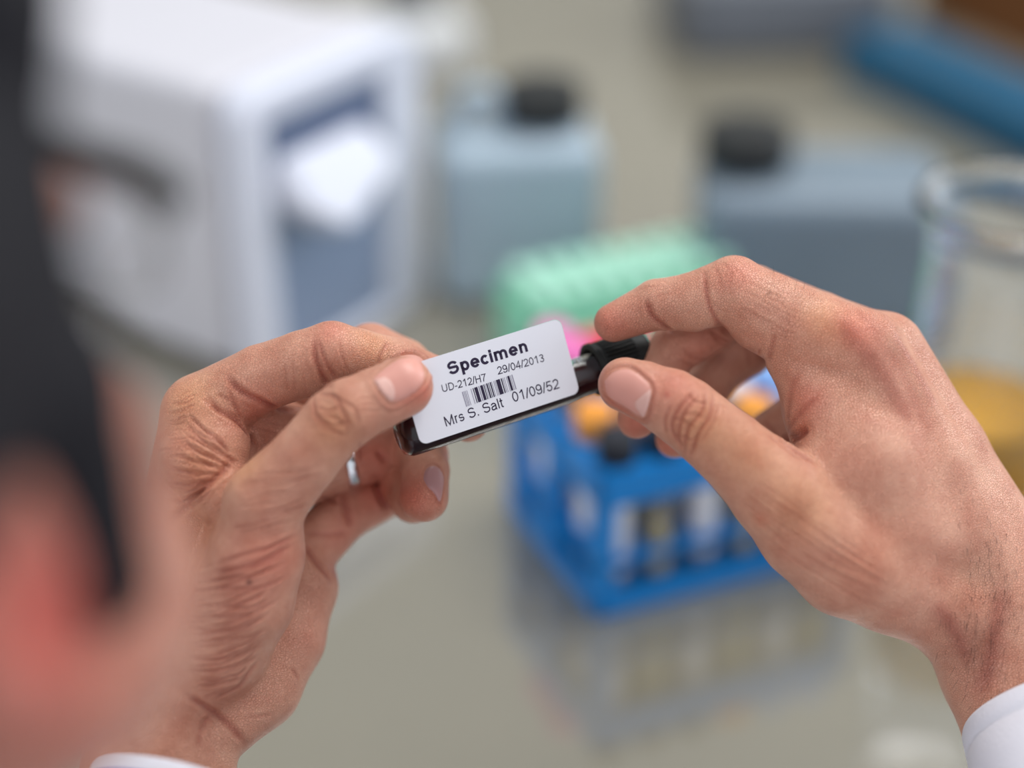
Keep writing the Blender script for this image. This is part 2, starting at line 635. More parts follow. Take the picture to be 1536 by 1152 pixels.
# ---- right hand (thumb in front of the cap, index finger above it)
R_PALM = [
    ([(1294, 526, -6, 62), (1390, 700, -4, 66), (1500, 880, 0, 66)], 0.006),
    ([(1326, 529, 8, 62), (1410, 676, 8, 66), (1500, 822, 6, 70)], 0.006),
    ([(1310, 560, 26, 55), (1480, 850, 24, 60)], 0.008),
    ([(1165, 655, 42, 42), (1235, 610, 34, 50), (1300, 600, 34, 50)], 0.006),
    ([(1165, 660, 42, 42), (1290, 800, 30, 60), (1440, 920, 14, 60)], 0.008),
    ([(1196, 536, -6, 48), (1234, 594, -4, 52)], 0.004),
    ([(1248, 618, -4, 72), (1300, 700, -8, 90), (1370, 800, -4, 90)], 0.010),
    ([(1250, 715, -12, 66), (1330, 800, -10, 80)], 0.010),
    ([(1165, 738, -22, 70), (1214, 797, -20, 72), (1270, 843, -16, 78), (1335, 872, -10, 73), (1420, 915, -4, 68)], 0.008),
    ([(1455, 950, -2, 66), (1490, 1010, 0, 72), (1530, 1100, -8, 74), (1550, 1165, -26, 70)], 0.012),
    ([(1560, 880, 6, 66), (1606, 1000, 0, 70), (1620, 1110, -20, 70)], 0.012),
    ([(1510, 920, 0, 66), (1565, 1050, -4, 72), (1590, 1160, -26, 72)], 0.012),
]
R_FINGERS = [
    # little, ring, middle, index, thumb
    ([(1310, 570, 28, 52), (1225, 520, 40, 44), (1160, 494, 46, 42), (1120, 524, 42, 41), (1080, 551, 38, 39), (1012, 658, 24, 29)], 0.0015, 0.005),
    ([(1318, 530, 10, 60), (1230, 484, 14, 46), (1130, 440, 20, 42), (1075, 485, 20, 41), (1012, 522, 18, 38), (955, 628, 12, 30)], 0.0015, 0.005),
    ([(1294, 526, -6, 60), (1210, 500, -6, 66), (1148, 468, -4, 61), (1101, 433, -2, 49), (1040, 453, 0, 44), (985, 457, 1, 38), (920, 484, 3, 29)], 0.0015, 0.006),
    ([(1170, 742, -24, 70), (1093, 672, -24, 57), (1028, 619, -24, 53), (1005, 604, -24, 51), (965, 586, -22, 44), (938, 577, -20, 41)], 0.0015, 0.007),
]


def lo_hi(px, d0, d1):
    pts = np.array([P(x, y, d) for x in px[0:2] for y in px[2:4] for d in (d0, d1)])
    return pts.min(0), pts.max(0)


person = empty('person', label='person at left foreground with dark hair and white coat, holding a vial in both hands', cat='person')
lo, hi = lo_hi((95, 760, 465, 1250), -45, 75)
lv, lf = build_hand(lo, hi, shift(L_PALM, -7), shift(L_FINGERS, -7))
lo, hi = lo_hi((870, 1700, 365, 1250), -52, 86)
rv, rf = build_hand(lo, hi, shift(R_PALM, 11), shift(R_FINGERS, 11))
print('hand verts', len(lv), len(rv))


def LZ(pts):      # helper scale of the left-hand study
    return [(200+x/2.743, 440+y/2.743) for x, y in pts]


def L2(pts):
    return [(220+x/3.0975, 780+y/3.0975) for x, y in pts]


def L3(pts):
    return [(480+x/6.98, 640+y/6.98) for x, y in pts]


def RZ(pts):
    return [(860+x/2.743, 340+y/2.743) for x, y in pts]


def family(a, b, n, w, d, jit=3.0, rr=R):
    """n fine wrinkles between two guide lines"""
    out = []
    for i in range(n):
        t = (i+rr.uniform(0.1, 0.9))/n
        s0 = rr.uniform(0, 0.35); s1 = rr.uniform(0.6, 1.0)
        pts = []
        for k in range(5):
            u = s0+(s1-s0)*k/4
            def at(g):
                q = u*(len(g)-1); j = min(int(q), len(g)-2); f = q-j
                return (g[j][0]*(1-f)+g[j+1][0]*f, g[j][1]*(1-f)+g[j+1][1]*f)
            A, B = at(a), at(b)
            pts.append((A[0]*(1-t)+B[0]*t+rr.uniform(-jit, jit), A[1]*(1-t)+B[1]*t+rr.uniform(-jit, jit)*0.6))
        out.append((pts, w*rr.uniform(0.8, 1.2), d*rr.uniform(0.5, 1.2)))
    return out


LC = [
    (LZ([(745, 180), (748, 260), (775, 330), (812, 390)]), 1.1, 0.75),
    (LZ([(760, 185), (790, 280), (838, 352)]), 0.8, 0.4),
    (LZ([(848, 200), (858, 260), (880, 320)]), 0.6, 0.2),
    (LZ([(1052, 200), (1020, 250), (1008, 295)]), 0.8, 0.35),
    (LZ([(622, 300), (628, 350), (640, 400)]), 0.6, 0.2), (LZ([(655, 280), (660, 340), (668, 400)]), 0.6, 0.18),
    (LZ([(700, 330), (705, 380), (715, 430)]), 0.6, 0.15),
    (LZ([(380, 342), (440, 400), (520, 440), (600, 475), (690, 480)]), 1.2, 0.9),
    (LZ([(300, 420), (350, 480), (420, 520), (470, 580), (500, 635)]), 1.1, 0.8),
    (LZ([(390, 390), (430, 480), (440, 520)]), 0.7, 0.3), (LZ([(340, 415), (400, 440), (430, 480)]), 0.7, 0.3),
    (LZ([(290, 430), (310, 460), (360, 490)]), 0.8, 0.4),
    (LZ([(470, 545), (530, 560), (600, 580)]), 0.6, 0.2), (LZ([(490, 500), (560, 530), (640, 550)]), 0.6, 0.18),
    (LZ([(210, 540), (290, 610), (370, 660), (420, 700)]), 0.75, 0.4),
    (LZ([(230, 500), (290, 560), (350, 600), (395, 660)]), 0.75, 0.4),
    (LZ([(190, 600), (270, 650), (350, 690), (410, 720)]), 0.75, 0.4),
    (LZ([(160, 660), (250, 690), (330, 715), (400, 735)]), 0.75, 0.4),
    (LZ([(150, 720), (240, 740), (330, 745), (390, 740)]), 0.75, 0.45),
    (LZ([(150, 780), (230, 790), (310, 775), (370, 750)]), 0.75, 0.4),
    (LZ([(150, 850), (220, 850), (290, 810), (350, 770)]), 0.75, 0.4),
    (LZ([(160, 910), (220, 890), (280, 850), (320, 800)]), 0.75, 0.4),
    (LZ([(150, 945), (230, 862), (300, 790), (370, 728), (405, 700)]), 1.4, 0.9),
    (LZ([(740, 430), (755, 500), (820, 560), (880, 590)]), 0.65, 0.42),
    (LZ([(760, 415), (830, 430), (870, 500), (900, 560)]), 0.65, 0.42),
    (LZ([(800, 405), (855, 440), (915, 480), (925, 540)]), 0.65, 0.32),
    (LZ([(755, 465), (800, 485), (850, 465)]), 0.6, 0.35), (LZ([(775, 520), (830, 545), (890, 525)]), 0.6, 0.35),
    (LZ([(770, 500), (820, 510), (870, 540), (880, 585)]), 0.6, 0.35), (LZ([(735, 480), (775, 545), (840, 580)]), 0.6, 0.3),
    (LZ([(930, 440), (960, 430), (1000, 440)]), 0.5, 0.2), (LZ([(930, 465), (970, 455), (1010, 462)]), 0.5, 0.2),
    (LZ([(925, 490), (970, 480), (1020, 485)]), 0.5, 0.2),
    (LZ([(928, 610), (935, 650), (930, 685)]), 0.8, 0.35),
    (L2([(330, 200), (450, 160), (600, 120), (715, 60)]), 0.8, 0.4), (L2([(280, 240), (430, 225), (560, 180), (700, 100)]), 0.8, 0.5),
    (L2([(200, 260), (350, 270), (520, 250), (660, 190)]), 0.7, 0.3), (L2([(250, 320), (400, 320), (550, 310), (660, 250)]), 0.7, 0.35),
    (L2([(220, 400), (350, 400), (480, 410), (600, 350)]), 0.7, 0.35), (L2([(270, 450), (400, 450), (520, 420), (620, 360)]), 0.7, 0.35),
    (L2([(200, 500), (330, 520), (450, 500), (560, 440)]), 0.8, 0.4), (L2([(230, 560), (350, 560), (480, 540), (560, 500)]), 0.7, 0.3),
    (L2([(200, 640), (300, 650), (420, 630), (540, 580)]), 0.8, 0.35), (L2([(220, 700), (330, 700), (450, 670), (530, 620)]), 0.7, 0.3),
    (L2([(250, 770), (350, 760), (450, 730)]), 0.7, 0.3), (L2([(260, 830), (360, 790), (430, 770)]), 0.7, 0.3),
    (L2([(180, 810), (290, 880), (380, 950), (462, 1045)]), 1.2, 0.7), (L2([(520, 650), (470, 715), (420, 780), (300, 830)]), 1.0, 0.45),
    (L2([(470, 915), (520, 912), (580, 905)]), 0.7, 0.25), (L2([(240, 1060), (250, 980), (300, 890)]), 1.0, 0.3),
    (L2([(730, 120), (790, 200), (862, 285)]), 1.4, 0.9), (L2([(740, 60), (850, 70), (930, 60)]), 1.2, 0.35),
    (L2([(670, 690), (690, 715), (705, 745)]), 0.7, 0.3),
    (L3([(590, 260), (640, 310), (690, 370)]), 1.2, 0.7), (L3([(580, 500), (610, 680), (720, 880)]), 1.5, 0.9),
    (L3([(245, 700), (265, 850), (330, 1050)]), 1.5, 0.9), (L3([(0, 740), (100, 770), (200, 800)]), 1.0, 0.4),
]
LC += family(L2([(180, 230), (350, 200), (560, 130), (720, 30)]), L2([(180, 780), (330, 780), (430, 740), (540, 620)]), 38, 0.5, 0.36)
LC += family(LZ([(200, 470), (290, 560), (390, 640), (440, 700)]), LZ([(140, 900), (210, 880), (290, 810), (370, 745)]), 26, 0.5, 0.38)
LC += family(LZ([(430, 760), (550, 740), (680, 730), (800, 700)]), LZ([(400, 1000), (520, 980), (620, 950), (700, 920)]), 18, 0.5, 0.26)
LC += family(LZ([(140, 430), (180, 420), (230, 400), (280, 380)]), LZ([(90, 700), (150, 690), (220, 680), (260, 660)]), 14, 0.5, 0.26)

RC = [
    (RZ([(300, 300), (318, 360), (370, 408), (412, 432)]), 1.1, 0.7), (RZ([(268, 262), (300, 250), (340, 245)]), 0.5, 0.2),
    (RZ([(340, 290), (370, 280), (420, 275)]), 0.5, 0.15),
    (RZ([(538, 175), (545, 260), (558, 320), (590, 388), (645, 452)]), 1.0, 0.5), (RZ([(560, 300), (600, 340), (640, 350)]), 0.5, 0.15),
    (RZ([(580, 170), (600, 200), (600, 240)]), 0.6, 0.2), (RZ([(620, 150), (650, 190), (640, 240)]), 0.6, 0.2),
    (RZ([(645, 155), (690, 200), (700, 240)]), 0.6, 0.15),
    (RZ([(560, 425), (600, 455), (645, 475)]), 0.7, 0.4), (RZ([(575, 450), (610, 480), (640, 490)]), 0.6, 0.3),
    (RZ([(455, 505), (500, 540), (560, 545)]), 0.6, 0.25), (RZ([(440, 545), (490, 570), (530, 570)]), 0.6, 0.2),
    (RZ([(690, 480), (720, 530), (725, 580)]), 0.7, 0.3), (RZ([(770, 500), (760, 530), (790, 550)]), 0.7, 0.3),
    (RZ([(500, 680), (440, 740), (405, 820), (440, 900)]), 0.8, 0.5), (RZ([(520, 690), (460, 760), (432, 850), (450, 920)]), 0.8, 0.5),
    (RZ([(545, 685), (525, 765), (470, 835), (455, 935)]), 0.8, 0.55), (RZ([(575, 690), (562, 775), (512, 855), (482, 950)]), 0.8, 0.5),
    (RZ([(600, 720), (575, 800), (525, 890)]), 0.7, 0.3), (RZ([(400, 735), (376, 800), (386, 850)]), 0.7, 0.35),
    (RZ([(470, 690), (500, 720), (560, 730)]), 0.6, 0.3), (RZ([(410, 790), (450, 800), (500, 830)]), 0.6, 0.35),
    (RZ([(430, 850), (460, 870), (500, 880)]), 0.6, 0.3), (RZ([(440, 780), (490, 770), (540, 790)]), 0.6, 0.3),
    (RZ([(865, 895), (900, 875), (935, 855), (965, 830)]), 1.6, 1.3), (RZ([(870, 890), (925, 930), (995, 972)]), 1.4, 0.9),
    (RZ([(870, 880), (905, 800), (960, 740), (1000, 700)]), 1.0, 0.3), (RZ([(885, 850), (885, 750), (900, 660), (935, 600)]), 1.2, 0.3),
    (RZ([(800, 545), (815, 500), (830, 440)]), 1.0, 0.35), (RZ([(780, 800), (820, 840), (865, 890)]), 0.8, 0.35),
    (RZ([(790, 850), (850, 900), (930, 960)]), 0.7, 0.25),
    (RZ([(1050, 340), (1180, 480), (1300, 650), (1400, 850)]), 4.0, -0.45), (RZ([(1300, 420), (1390, 560), (1500, 760)]), 3.0, -0.35),
    (RZ([(1180, 330), (1260, 470), (1370, 640), (1480, 860)]), 4.0, 0.28),
    ([(1500, 880), (1495, 940), (1480, 1010), (1462, 1050)], 3.5, 0.8), ([(1400, 900), (1435, 950), (1455, 1000)], 3.0, -0.5),
]
RC += family([(1080, 690), (1150, 730), (1250, 800), (1340, 860)], [(1120, 780), (1200, 850), (1290, 900), (1380, 930)], 12, 0.7, 0.2)
RC += family(RZ([(640, 160), (760, 200), (880, 260), (1000, 320)]), RZ([(660, 330), (760, 400), (860, 460), (960, 500)]), 8, 0.6, 0.14)


def finish(v, f, creases, spots, nails):
    nrm = vnormals(v, f)
    colr = np.tile(SKIN, (len(v), 1))
    cast = Caster(v, f)
    tint(v, cast, spots, colr)
    v = carve(v, nrm, cast, creases, colr)
    v2 = v
    cast2 = Caster(v2, f)
    return v2, colr, cast2


L_NAIL = [(557, 568), (572, 553), (597, 536), (619, 532), (635, 540), (641, 560), (636, 578), (619, 592), (596, 605), (582, 604), (567, 586)]
L_LUN = [(560, 570), (575, 562), (590, 574), (595, 595), (587, 603), (571, 588)]
L_NAIL2 = [(634, 719), (636, 706), (643, 698), (654, 697), (662, 705), (666, 717), (665, 733), (662, 750), (659, 755), (651, 741), (641, 731)]
R_NAIL = [(903, 569), (919, 554), (945, 551), (970, 569), (979, 582), (976, 603), (966, 629), (936, 613), (908, 594)]
R_LUN = [(951, 601), (966, 589), (977, 583), (975, 602), (966, 627), (958, 620), (951, 611)]


def rim(poly, w, d, o=1.0):
    cx = sum(p[0] for p in poly)/len(poly); cy = sum(p[1] for p in poly)/len(poly)
    return ([(cx+(x-cx)*o, cy+(y-cy)*o) for x, y in poly+[poly[0]]], w, d)


LC += [rim(L_NAIL, 0.5, 0.3, 1.02), rim(L_NAIL, 0.9, -0.3, 1.16), rim(L_NAIL2, 0.5, 0.3, 1.03)]
RC += [rim(R_NAIL, 0.5, 0.35, 1.02), rim(R_NAIL, 0.9, -0.25, 1.14)]
warm = (1.03, 0.97, 0.80)
pink = (1.05, 0.84, 0.84)
red = (1.04, 0.72, 0.70)
LS = [(500, 640, 9, warm), (620, 600, 8, pink), (640, 590, 4, pink), (280, 600, 12, warm), (300, 700, 10, (1.02, 0.93, 0.78)),
      (620, 740, 10, red), (560, 740, 10, red), (560, 680, 9, red), (510, 800, 10, pink), (390, 610, 10, pink), (400, 850, 14, pink), (260, 800, 14, warm),
      (370, 700, 8, warm), (374, 873, 0.9, (0.25, 0.18, 0.18)), (340, 1060, 12, (0.95, 0.88, 0.86)), (470, 950, 12, (1.04, 0.95, 0.95)),
      (560, 520, 8, warm), (495, 495, 6, pink)]
RS = [(915, 480, 9, pink), (930, 590, 8, red), (1290, 490, 9, (1.04, 0.80, 0.76)), (1110, 410, 8, pink), (1050, 640, 10, (0.97, 0.86, 0.68)),
      (1120, 680, 12, (0.97, 0.88, 0.72)), (1200, 760, 14, warm), (1010, 580, 10, pink), (955, 640, 8, red), (1000, 670, 8, red), (1050, 530, 10, pink),
      (1200, 650, 6, (0.92, 0.78, 0.74)), (1210, 600, 8, pink), (1470, 960, 12, (0.72, 0.66, 0.64)), (1440, 900, 10, (0.86, 0.78, 0.74)),
      (1400, 620, 16, (1.04, 1.04, 1.04)), (1300, 850, 16, (0.94, 0.86, 0.80)), (1000, 592, 1.2, (0.8, 0.6, 0.6)), (1140, 780, 3, (0.95, 0.78, 0.72)), (1240, 480, 9, warm)]  # back of the hand slightly lightened, base of the thumb darkened
lv, lcol, lcast = finish(lv, lf, LC, LS, None)
rv, rcol, rcast = finish(rv, rf, RC, RS, None)

# ------------------------------------------------------------------ head, torso, arms (camera space)
HF = np.array([0.36, 0.55, -0.75]); HF /= np.linalg.norm(HF)         # where the face looks
UPC = np.array([0, math.cos(PITCH), math.sin(PITCH)])                # world up seen from the camera
HR = np.cross(HF, UPC); HR /= np.linalg.norm(HR)
HU = np.cross(HR, HF)
_c, _s = math.cos(math.radians(5)), math.sin(math.radians(5))
HR, HF, HU = [np.array([v_[0]*_c-v_[1]*_s, v_[0]*_s+v_[1]*_c, v_[2]]) for v_ in (HR, HF, HU)]   # head leans to the left
HC = np.array([-0.163, -0.020, -0.330])


def H(x, y, z):
    return HC+(HR*x+HF*y+HU*z)/1000.0


HA = [HR, HF, HU]
hvol = Vol(HC-np.array([.15, .24, .15]), HC+np.array([.15, .16, .15]), 0.0024)
hd = hvol.new()
hvol.ell(hd, H(0, -12, 28), np.array([76, 96, 88])/1000, HA, 0.01)
hvol.ell(hd, H(0, 32, -30), np.array([62, 60, 80])/1000, HA, 0.03)
for sx in (-1, 1):
    hvol.ell(hd, H(sx*50, 56, -22), np.array([18, 18, 18])/1000, HA, 0.02)                 # cheekbone
    hvol.cone(hd, H(sx*62, 8, -52), .017, H(sx*22, 72, -92), .017, 0.03)
    hvol.ell(hd, H(sx*44, 44, -62), np.array([27, 34, 36])/1000, HA, 0.03)                 # full cheek                   # jaw
    hvol.ell(hd, H(sx*31, 86, 8), np.array([17, 12, 12])/1000, HA, 0.008, sub=True)        # eye socket
    hvol.ell(hd, H(sx*31, 77, 7), np.array([12, 12, 12])/1000, HA, 0.002)                  # eyeball under the lid
    hvol.cone(hd, H(sx*14, 88, 24), .008, H(sx*50, 72, 26), .008, 0.012)                   # brow
    # ear: shell, hollow, lobe
    hvol.ell(hd, H(sx*79, -8, -8), np.array([7, 19, 32])/1000, HA, 0.006)
    hvol.ell(hd, H(sx*86, -5, -6), np.array([6, 11, 20])/1000, HA, 0.004, sub=True)
    hvol.ell(hd, H(sx*78, 4, -14), np.array([5, 5, 7])/1000, HA, 0.004)
    hvol.ell(hd, H(sx*77, 0, -38), np.array([5, 9, 10])/1000, HA, 0.006)
hvol.cone(hd, H(0, 90, 12), .008, H(0, 108, -24), .012, 0.012)                             # nose
hvol.ell(hd, H(0, 100, -28), np.array([17, 12, 8])/1000, HA, 0.006)
hvol.ell(hd, H(0, 90, -54), np.array([24, 9, 6])/1000, HA, 0.005)                          # lips
hvol.ell(hd, H(0, 89, -62), np.array([21, 9, 6])/1000, HA, 0.004)
hvol.cone(hd, H(-10, 80, -94), .016, H(10, 80, -94), .016, 0.02)                           # chin
hvol.cone(hd, H(0, -28, -60), .060, H(0, -52, -180), .062, 0.03)                           # neck
hv, hf = surface(hvol, hd); hv = relax(hv, hf, 3)

NECK = H(0, -50, -175)
FW = np.array([HF[0], 0, HF[2]])
BF = np.array([0.30, 0.48, -0.83]); BF -= UPC*(BF@UPC); BF /= np.linalg.norm(BF)          # chest looks this way
BR = np.cross(BF, UPC)


def B(x, y, z):                        # torso frame, mm from the base of the neck
    return NECK+(BR*x+BF*y+UPC*z)/1000.0


R_WRIST = P(1580, 1090, 5); L_WRIST = P(222, 1230, -12)
R_ELB = R_WRIST+np.array([.035, -.195, .160]); L_ELB = L_WRIST+np.array([-.055, -.190, .130])
R_SH = B(175, -10, -45); L_SH = B(-175, -10, -45)


def torso(vol, d, g):
    vol.ell(d, B(0, 0, -180), np.array([150+g, 100+g, 170+g])/1000, [BR, BF, UPC], 0.03)
    vol.ell(d, B(0, 5, -400), np.array([145+g, 105+g, 190+g])/1000, [BR, BF, UPC], 0.06)
    vol.ell(d, B(0, 0, -560), np.array([160+g, 115+g, 120+g])/1000, [BR, BF, UPC], 0.05)
    vol.cone(d, B(0, -10, -10), (58+g)/1000, B(0, -5, -120), (80+g)/1000, 0.04)
    for S, s in ((R_SH, 1), (L_SH, -1)):
        vol.cone(d, B(s*45, -12, -18), (38+g)/1000, S, (52+g)/1000, 0.05)


def arms(vol, d, g, e=1.0):
    for S, E, Wr in ((R_SH, R_ELB, R_WRIST), (L_SH, L_ELB, L_WRIST)):
        vol.cone(d, S, (52+g)/1000, E, (40+g)/1000, 0.03)
        vol.cone(d, E, (40+g)/1000, E+(Wr-E)*e, (27+g*0.8)/1000, 0.02)


pts = np.array([NECK, R_ELB, L_ELB, R_WRIST, L_WRIST, R_SH, L_SH, B(0, 0, -660)])
tvol = Vol(pts.min(0)-.17, pts.max(0)+.17, 0.006)
td = tvol.new()
torso(tvol, td, 0); arms(tvol, td, 0, 0.98)
tv, tf = surface(tvol, td); tv = relax(tv, tf, 2)

hcol = np.tile(np.array(lin(196, 140, 120)[:3]), (len(hv), 1))
for c, rad, mul in ((H(80, -6, -12), 20, (1.02, 0.46, 0.50)), (H(76, 6, -36), 26, (1.0, 0.70, 0.68)), (H(-80, -6, -12), 20, (1.08, 0.5, 0.5)),
                    (H(0, 90, -58), 16, (0.95, 0.6, 0.6)), (H(0, 104, -28), 12, (1.0, 0.85, 0.85)), (H(60, 52, -20), 20, (1.05, 0.93, 0.92))):
    w = np.exp(-(np.linalg.norm(hv-c, axis=1)/(rad/1000))**2)[:, None]
    hcol *= 1+(np.array(mul)-1)*w
tcol = np.tile(SKIN, (len(tv), 1))

V = []; Fc = []; Cc = []; off = 0
for v, f, c in ((lv, lf, lcol), (rv, rf, rcol), (hv, hf, hcol), (tv, tf, tcol)):
    V.append(v); Fc.append(f+off); Cc.append(c); off += len(v)
me = mesh_from('body', np.concatenate(V), np.concatenate(Fc))
a = me.attributes.new('skin', 'FLOAT_COLOR', 'POINT')
cc = np.concatenate(Cc); cc = np.concatenate([cc, np.ones((len(cc), 1))], 1).astype(np.float32)
a.data.foreach_set('color', cc.ravel())
body = link('body', me, M['skin'], person)

# nails
n1 = nail(lcast, L_NAIL, 'fingernail', person, M['nail'], 0.45)
n1['label'] = 'wide pink thumbnail with a pale half moon, left hand'
nail(lcast, L_LUN, 'lunula', n1, M['lunula'], 0.62)
n2 = nail(lcast, L_NAIL2, 'fingernail', person, M['nail_shade'], 0.4)
n2['label'] = 'narrow nail of the curled ring finger below the vial'
n3 = nail(rcast, R_NAIL, 'fingernail', person, M['nail'], 0.45)
n3['label'] = 'right thumbnail pressing on the black cap, with a pale half moon'
nail(rcast, R_LUN, 'lunula', n3, M['lunula'], 0.62)

# short dark hairs on the right wrist and above the right knuckle
bm = bmesh.new()
rh = random.Random(3)
for i in range(210):
    if i < 26:
        x, y = rh.uniform(1150, 1225), rh.uniform(398, 450); dx, dy, ln = -5, -9, 2.6
    else:
        x, y = rh.gauss(1478, 32), rh.gauss(905, 75); dx, dy, ln = rh.uniform(-10, -1), rh.uniform(14, 22), 5.0
    h, n = rcast.hit(x, y); h2, _ = rcast.hit(x+dx, y+dy)
    if h is None: continue
    t = (h2-h) if h2 is not None else np.array([dx, -dy, 0])*2e-4
    t = t/np.linalg.norm(t)
    lean = rh.uniform(0.25, 0.6) if i >= 26 else 1.4
    t = t+n*lean; t /= np.linalg.norm(t)
    ln *= rh.uniform(0.5, 1.1)/1000
    p = [h-n*0.0002, h+t*ln*0.5+n*ln*0.05, h+t*ln]
    add_tube(bm, [c2w(q) for q in p], [4.5e-5, 3.5e-5, 1e-5], 3)
o = bmo('body_hair', bm, M['hair'], person); o['kind'] = 'stuff'

# head hair: a shell cut by the hairline, with a long sideburn
hd2 = hvol.new()
hvol.ell(hd2, H(0, -14, 32), np.array([87, 106, 99])/1000, HA, 0.01)
for sx in (-1, 1):
    hvol.cone(hd2, H(sx*71, 26, 14), .017, H(sx*71, 24, -32), .012, 0.012)
for a_, r_ in ((hd2, .0), ):
    for s_ in (-1, 1): hvol.cone(a_, H(s_*58, 56, 80), .017, H(s_*44, 84, 90), .014, 0.02)
    hvol.cone(a_, H(44, 84, 90), .014, H(-44, 84, 90), .014, 0.03)
    hvol.cone(a_, H(30, 60, 104), .014, H(-30, 60, 104), .014, 0.03)      # forelock
hvol.cone(hd2, H(60, 52, 70), .012, H(69, 32, 34), .010, 0.02)
dom = hvol.new()
for s_ in (-1, 1): hvol.cone(dom, H(s_*58, 56, 80), .021, H(s_*44, 84, 90), .018, 0.02)
hvol.cone(dom, H(44, 84, 90), .018, H(-44, 84, 90), .018, 0.02)
hvol.cone(dom, H(30, 60, 104), .02, H(-30, 60, 104), .02, 0.03)
hvol.cone(dom, H(60, 52, 70), .016, H(69, 32, 34), .014, 0.02)
hvol.ell(dom, H(0, -42, 62), np.array([110, 112, 88])/1000, HA, 0.01)
hvol.ell(dom, H(0, 40, 100), np.array([86, 66, 42])/1000, HA, 0.03)
hvol.ell(dom, H(0, -92, -10), np.array([90, 58, 58])/1000, HA, 0.02)
for sx in (-1, 1):
    hvol.cone(dom, H(sx*74, 32, 34), .024, H(sx*74, 28, -4), .018, 0.02)
    hvol.cone(dom, H(sx*74, 28, -4), .018, H(sx*74, 26, -36), .009, 0.004)
hair = np.maximum(hd2, dom)
X, Y, Z = hvol.grids(np.zeros(3, int), hvol.n)
hair = hair+0.0007*np.sin(X*500+Y*200)*np.sin(Y*300-Z*400)
hhv, hhf = surface(hvol, hair.astype(np.float32)); hhv = relax(hhv, hhf, 4)
ho = link('hair', mesh_from('hair', hhv, hhf), M['hair'], person)

# white coat over torso and upper sleeves, loose cuffs as pieces of their own
cvol = Vol(pts.min(0)-.19, pts.max(0)+.19, 0.007)
cd = cvol.new()
torso(cvol, cd, 12); arms(cvol, cd, 11, 0.62)
nb = cvol.new()
cvol.cone(nb, NECK+(NECK-B(0, 0, 60))*0.2, .066, B(0, 0, 160), .08, 0.001)
cd = np.maximum(cd, -nb)
cv, cf = surface(cvol, cd); cv = relax(cv, cf, 2)
coat = link('lab_coat', mesh_from('lab_coat', cv, cf), M['coat'], person)


def sleeve(name, centre, axis, r, length, m, parent, thick=0.0016, flare=0.0, seed=1, stripes=0, sq=1.0):
    axis = np.array(axis, float); axis /= np.linalg.norm(axis)
    s = np.cross(axis, np.array([0, 0, 1.0])); s /= np.linalg.norm(s)
    t = np.cross(s, axis)
    rr = random.Random(seed); ph = [rr.uniform(0, 6.28) for _ in range(4)]
    n = 72
    prof = [(-thick, 0.0004), (-thick*1.3, 0.004), (-thick, length)] if False else None
    rows = []
    zs = [length, length*0.6, length*0.3, 0.012, 0.004, 0.001, 0.0]
    for z in zs: rows.append((z, -thick if z > 0.0005 else -thick*0.6))
    for z in [0.0, 0.0012, 0.004, 0.0075, 0.0082, 0.009, 0.02, length*0.3, length*0.6, length]:
        o = 0.0 if z > 0.001 else -thick*0.25
        if 0.008 <= z <= 0.0085: o = -0.0006          # stitched hem
        rows.append((z, o))
    V = []; F = []
    for z, o in rows:
        for k in range(n):
            a = 2*math.pi*k/n
            w = 1+0.018*math.sin(2*a+ph[0]+z*30)+0.012*math.sin(5*a+ph[1]-z*60)+0.03*z/length*math.sin(3*a+ph[2]+z*90)
            R_ = (r+flare*z)*w+o
            p = centre+axis*z+s*math.cos(a)*R_+t*math.sin(a)*R_*sq
            V.append(tuple(c2w(p)))
    for i in range(len(rows)-1):
        for k in range(n):
            F.append([i*n+k, i*n+(k+1) % n, (i+1)*n+(k+1) % n, (i+1)*n+k])
    me = bpy.data.meshes.new(name); me.from_pydata(V, [], F)
    bm = bmesh.new(); bm.from_mesh(me); bmesh.ops.recalc_face_normals(bm, faces=bm.faces); bm.to_mesh(me); bm.free()
    return link(name, me, m, parent)


sleeve('coat_cuff', P(1584, 1076, 3), (R_ELB-R_WRIST), 0.0345, 0.14, M['coat'], coat, flare=0.08, seed=2)
sleeve('coat_cuff', P(268, 1252, 10), (L_ELB-L_WRIST), 0.033, 0.14, M['coat'], coat, flare=0.10, seed=5)
sc_ = sleeve('shirt_cuff', P(288, 1198, -22), (L_ELB-L_WRIST)*np.array([1, 1, 1.0]), 0.0345, 0.04, M['coat'], coat, flare=0.02, seed=8)
sc_['label'] = 'white shirt cuff with a thin violet line'
bm = bmesh.new()
ax = (L_ELB-L_WRIST); ax /= np.linalg.norm(ax)
s_ = np.cross(ax, np.array([0, 0, 1.0])); s_ /= np.linalg.norm(s_); t_ = np.cross(s_, ax)
ring_pts = []
rr = random.Random(8); ph = [rr.uniform(0, 6.28) for _ in range(4)]
for k in range(61):
    a_ = 2*math.pi*k/60; z = 0.0055
    w = 1+0.018*math.sin(2*a_+ph[0]+z*30)+0.012*math.sin(5*a_+ph[1]-z*60)
    ring_pts.append(c2w(P(288, 1198, -22)+ax*z+(s_*math.cos(a_)+t_*math.sin(a_))*0.0346*w))
add_tube(bm, ring_pts, 0.0003, 6)
bmo('stripe', bm, M['stripe'], coat, smooth=True)

# ------------------------------------------------------------------ eyeglasses: black front, thin clear temples
g = empty('eyeglasses', c2w(H(0, 100, 8)), 0, 'black-fronted eyeglasses worn by the person, front bar showing beyond the brow', 'eyeglasses')


def gl(name, bm, m, smooth=True):
    bm.transform(Matrix.Translation(-Vector(g.location)))
    return bmo(name, bm, m, g, smooth)


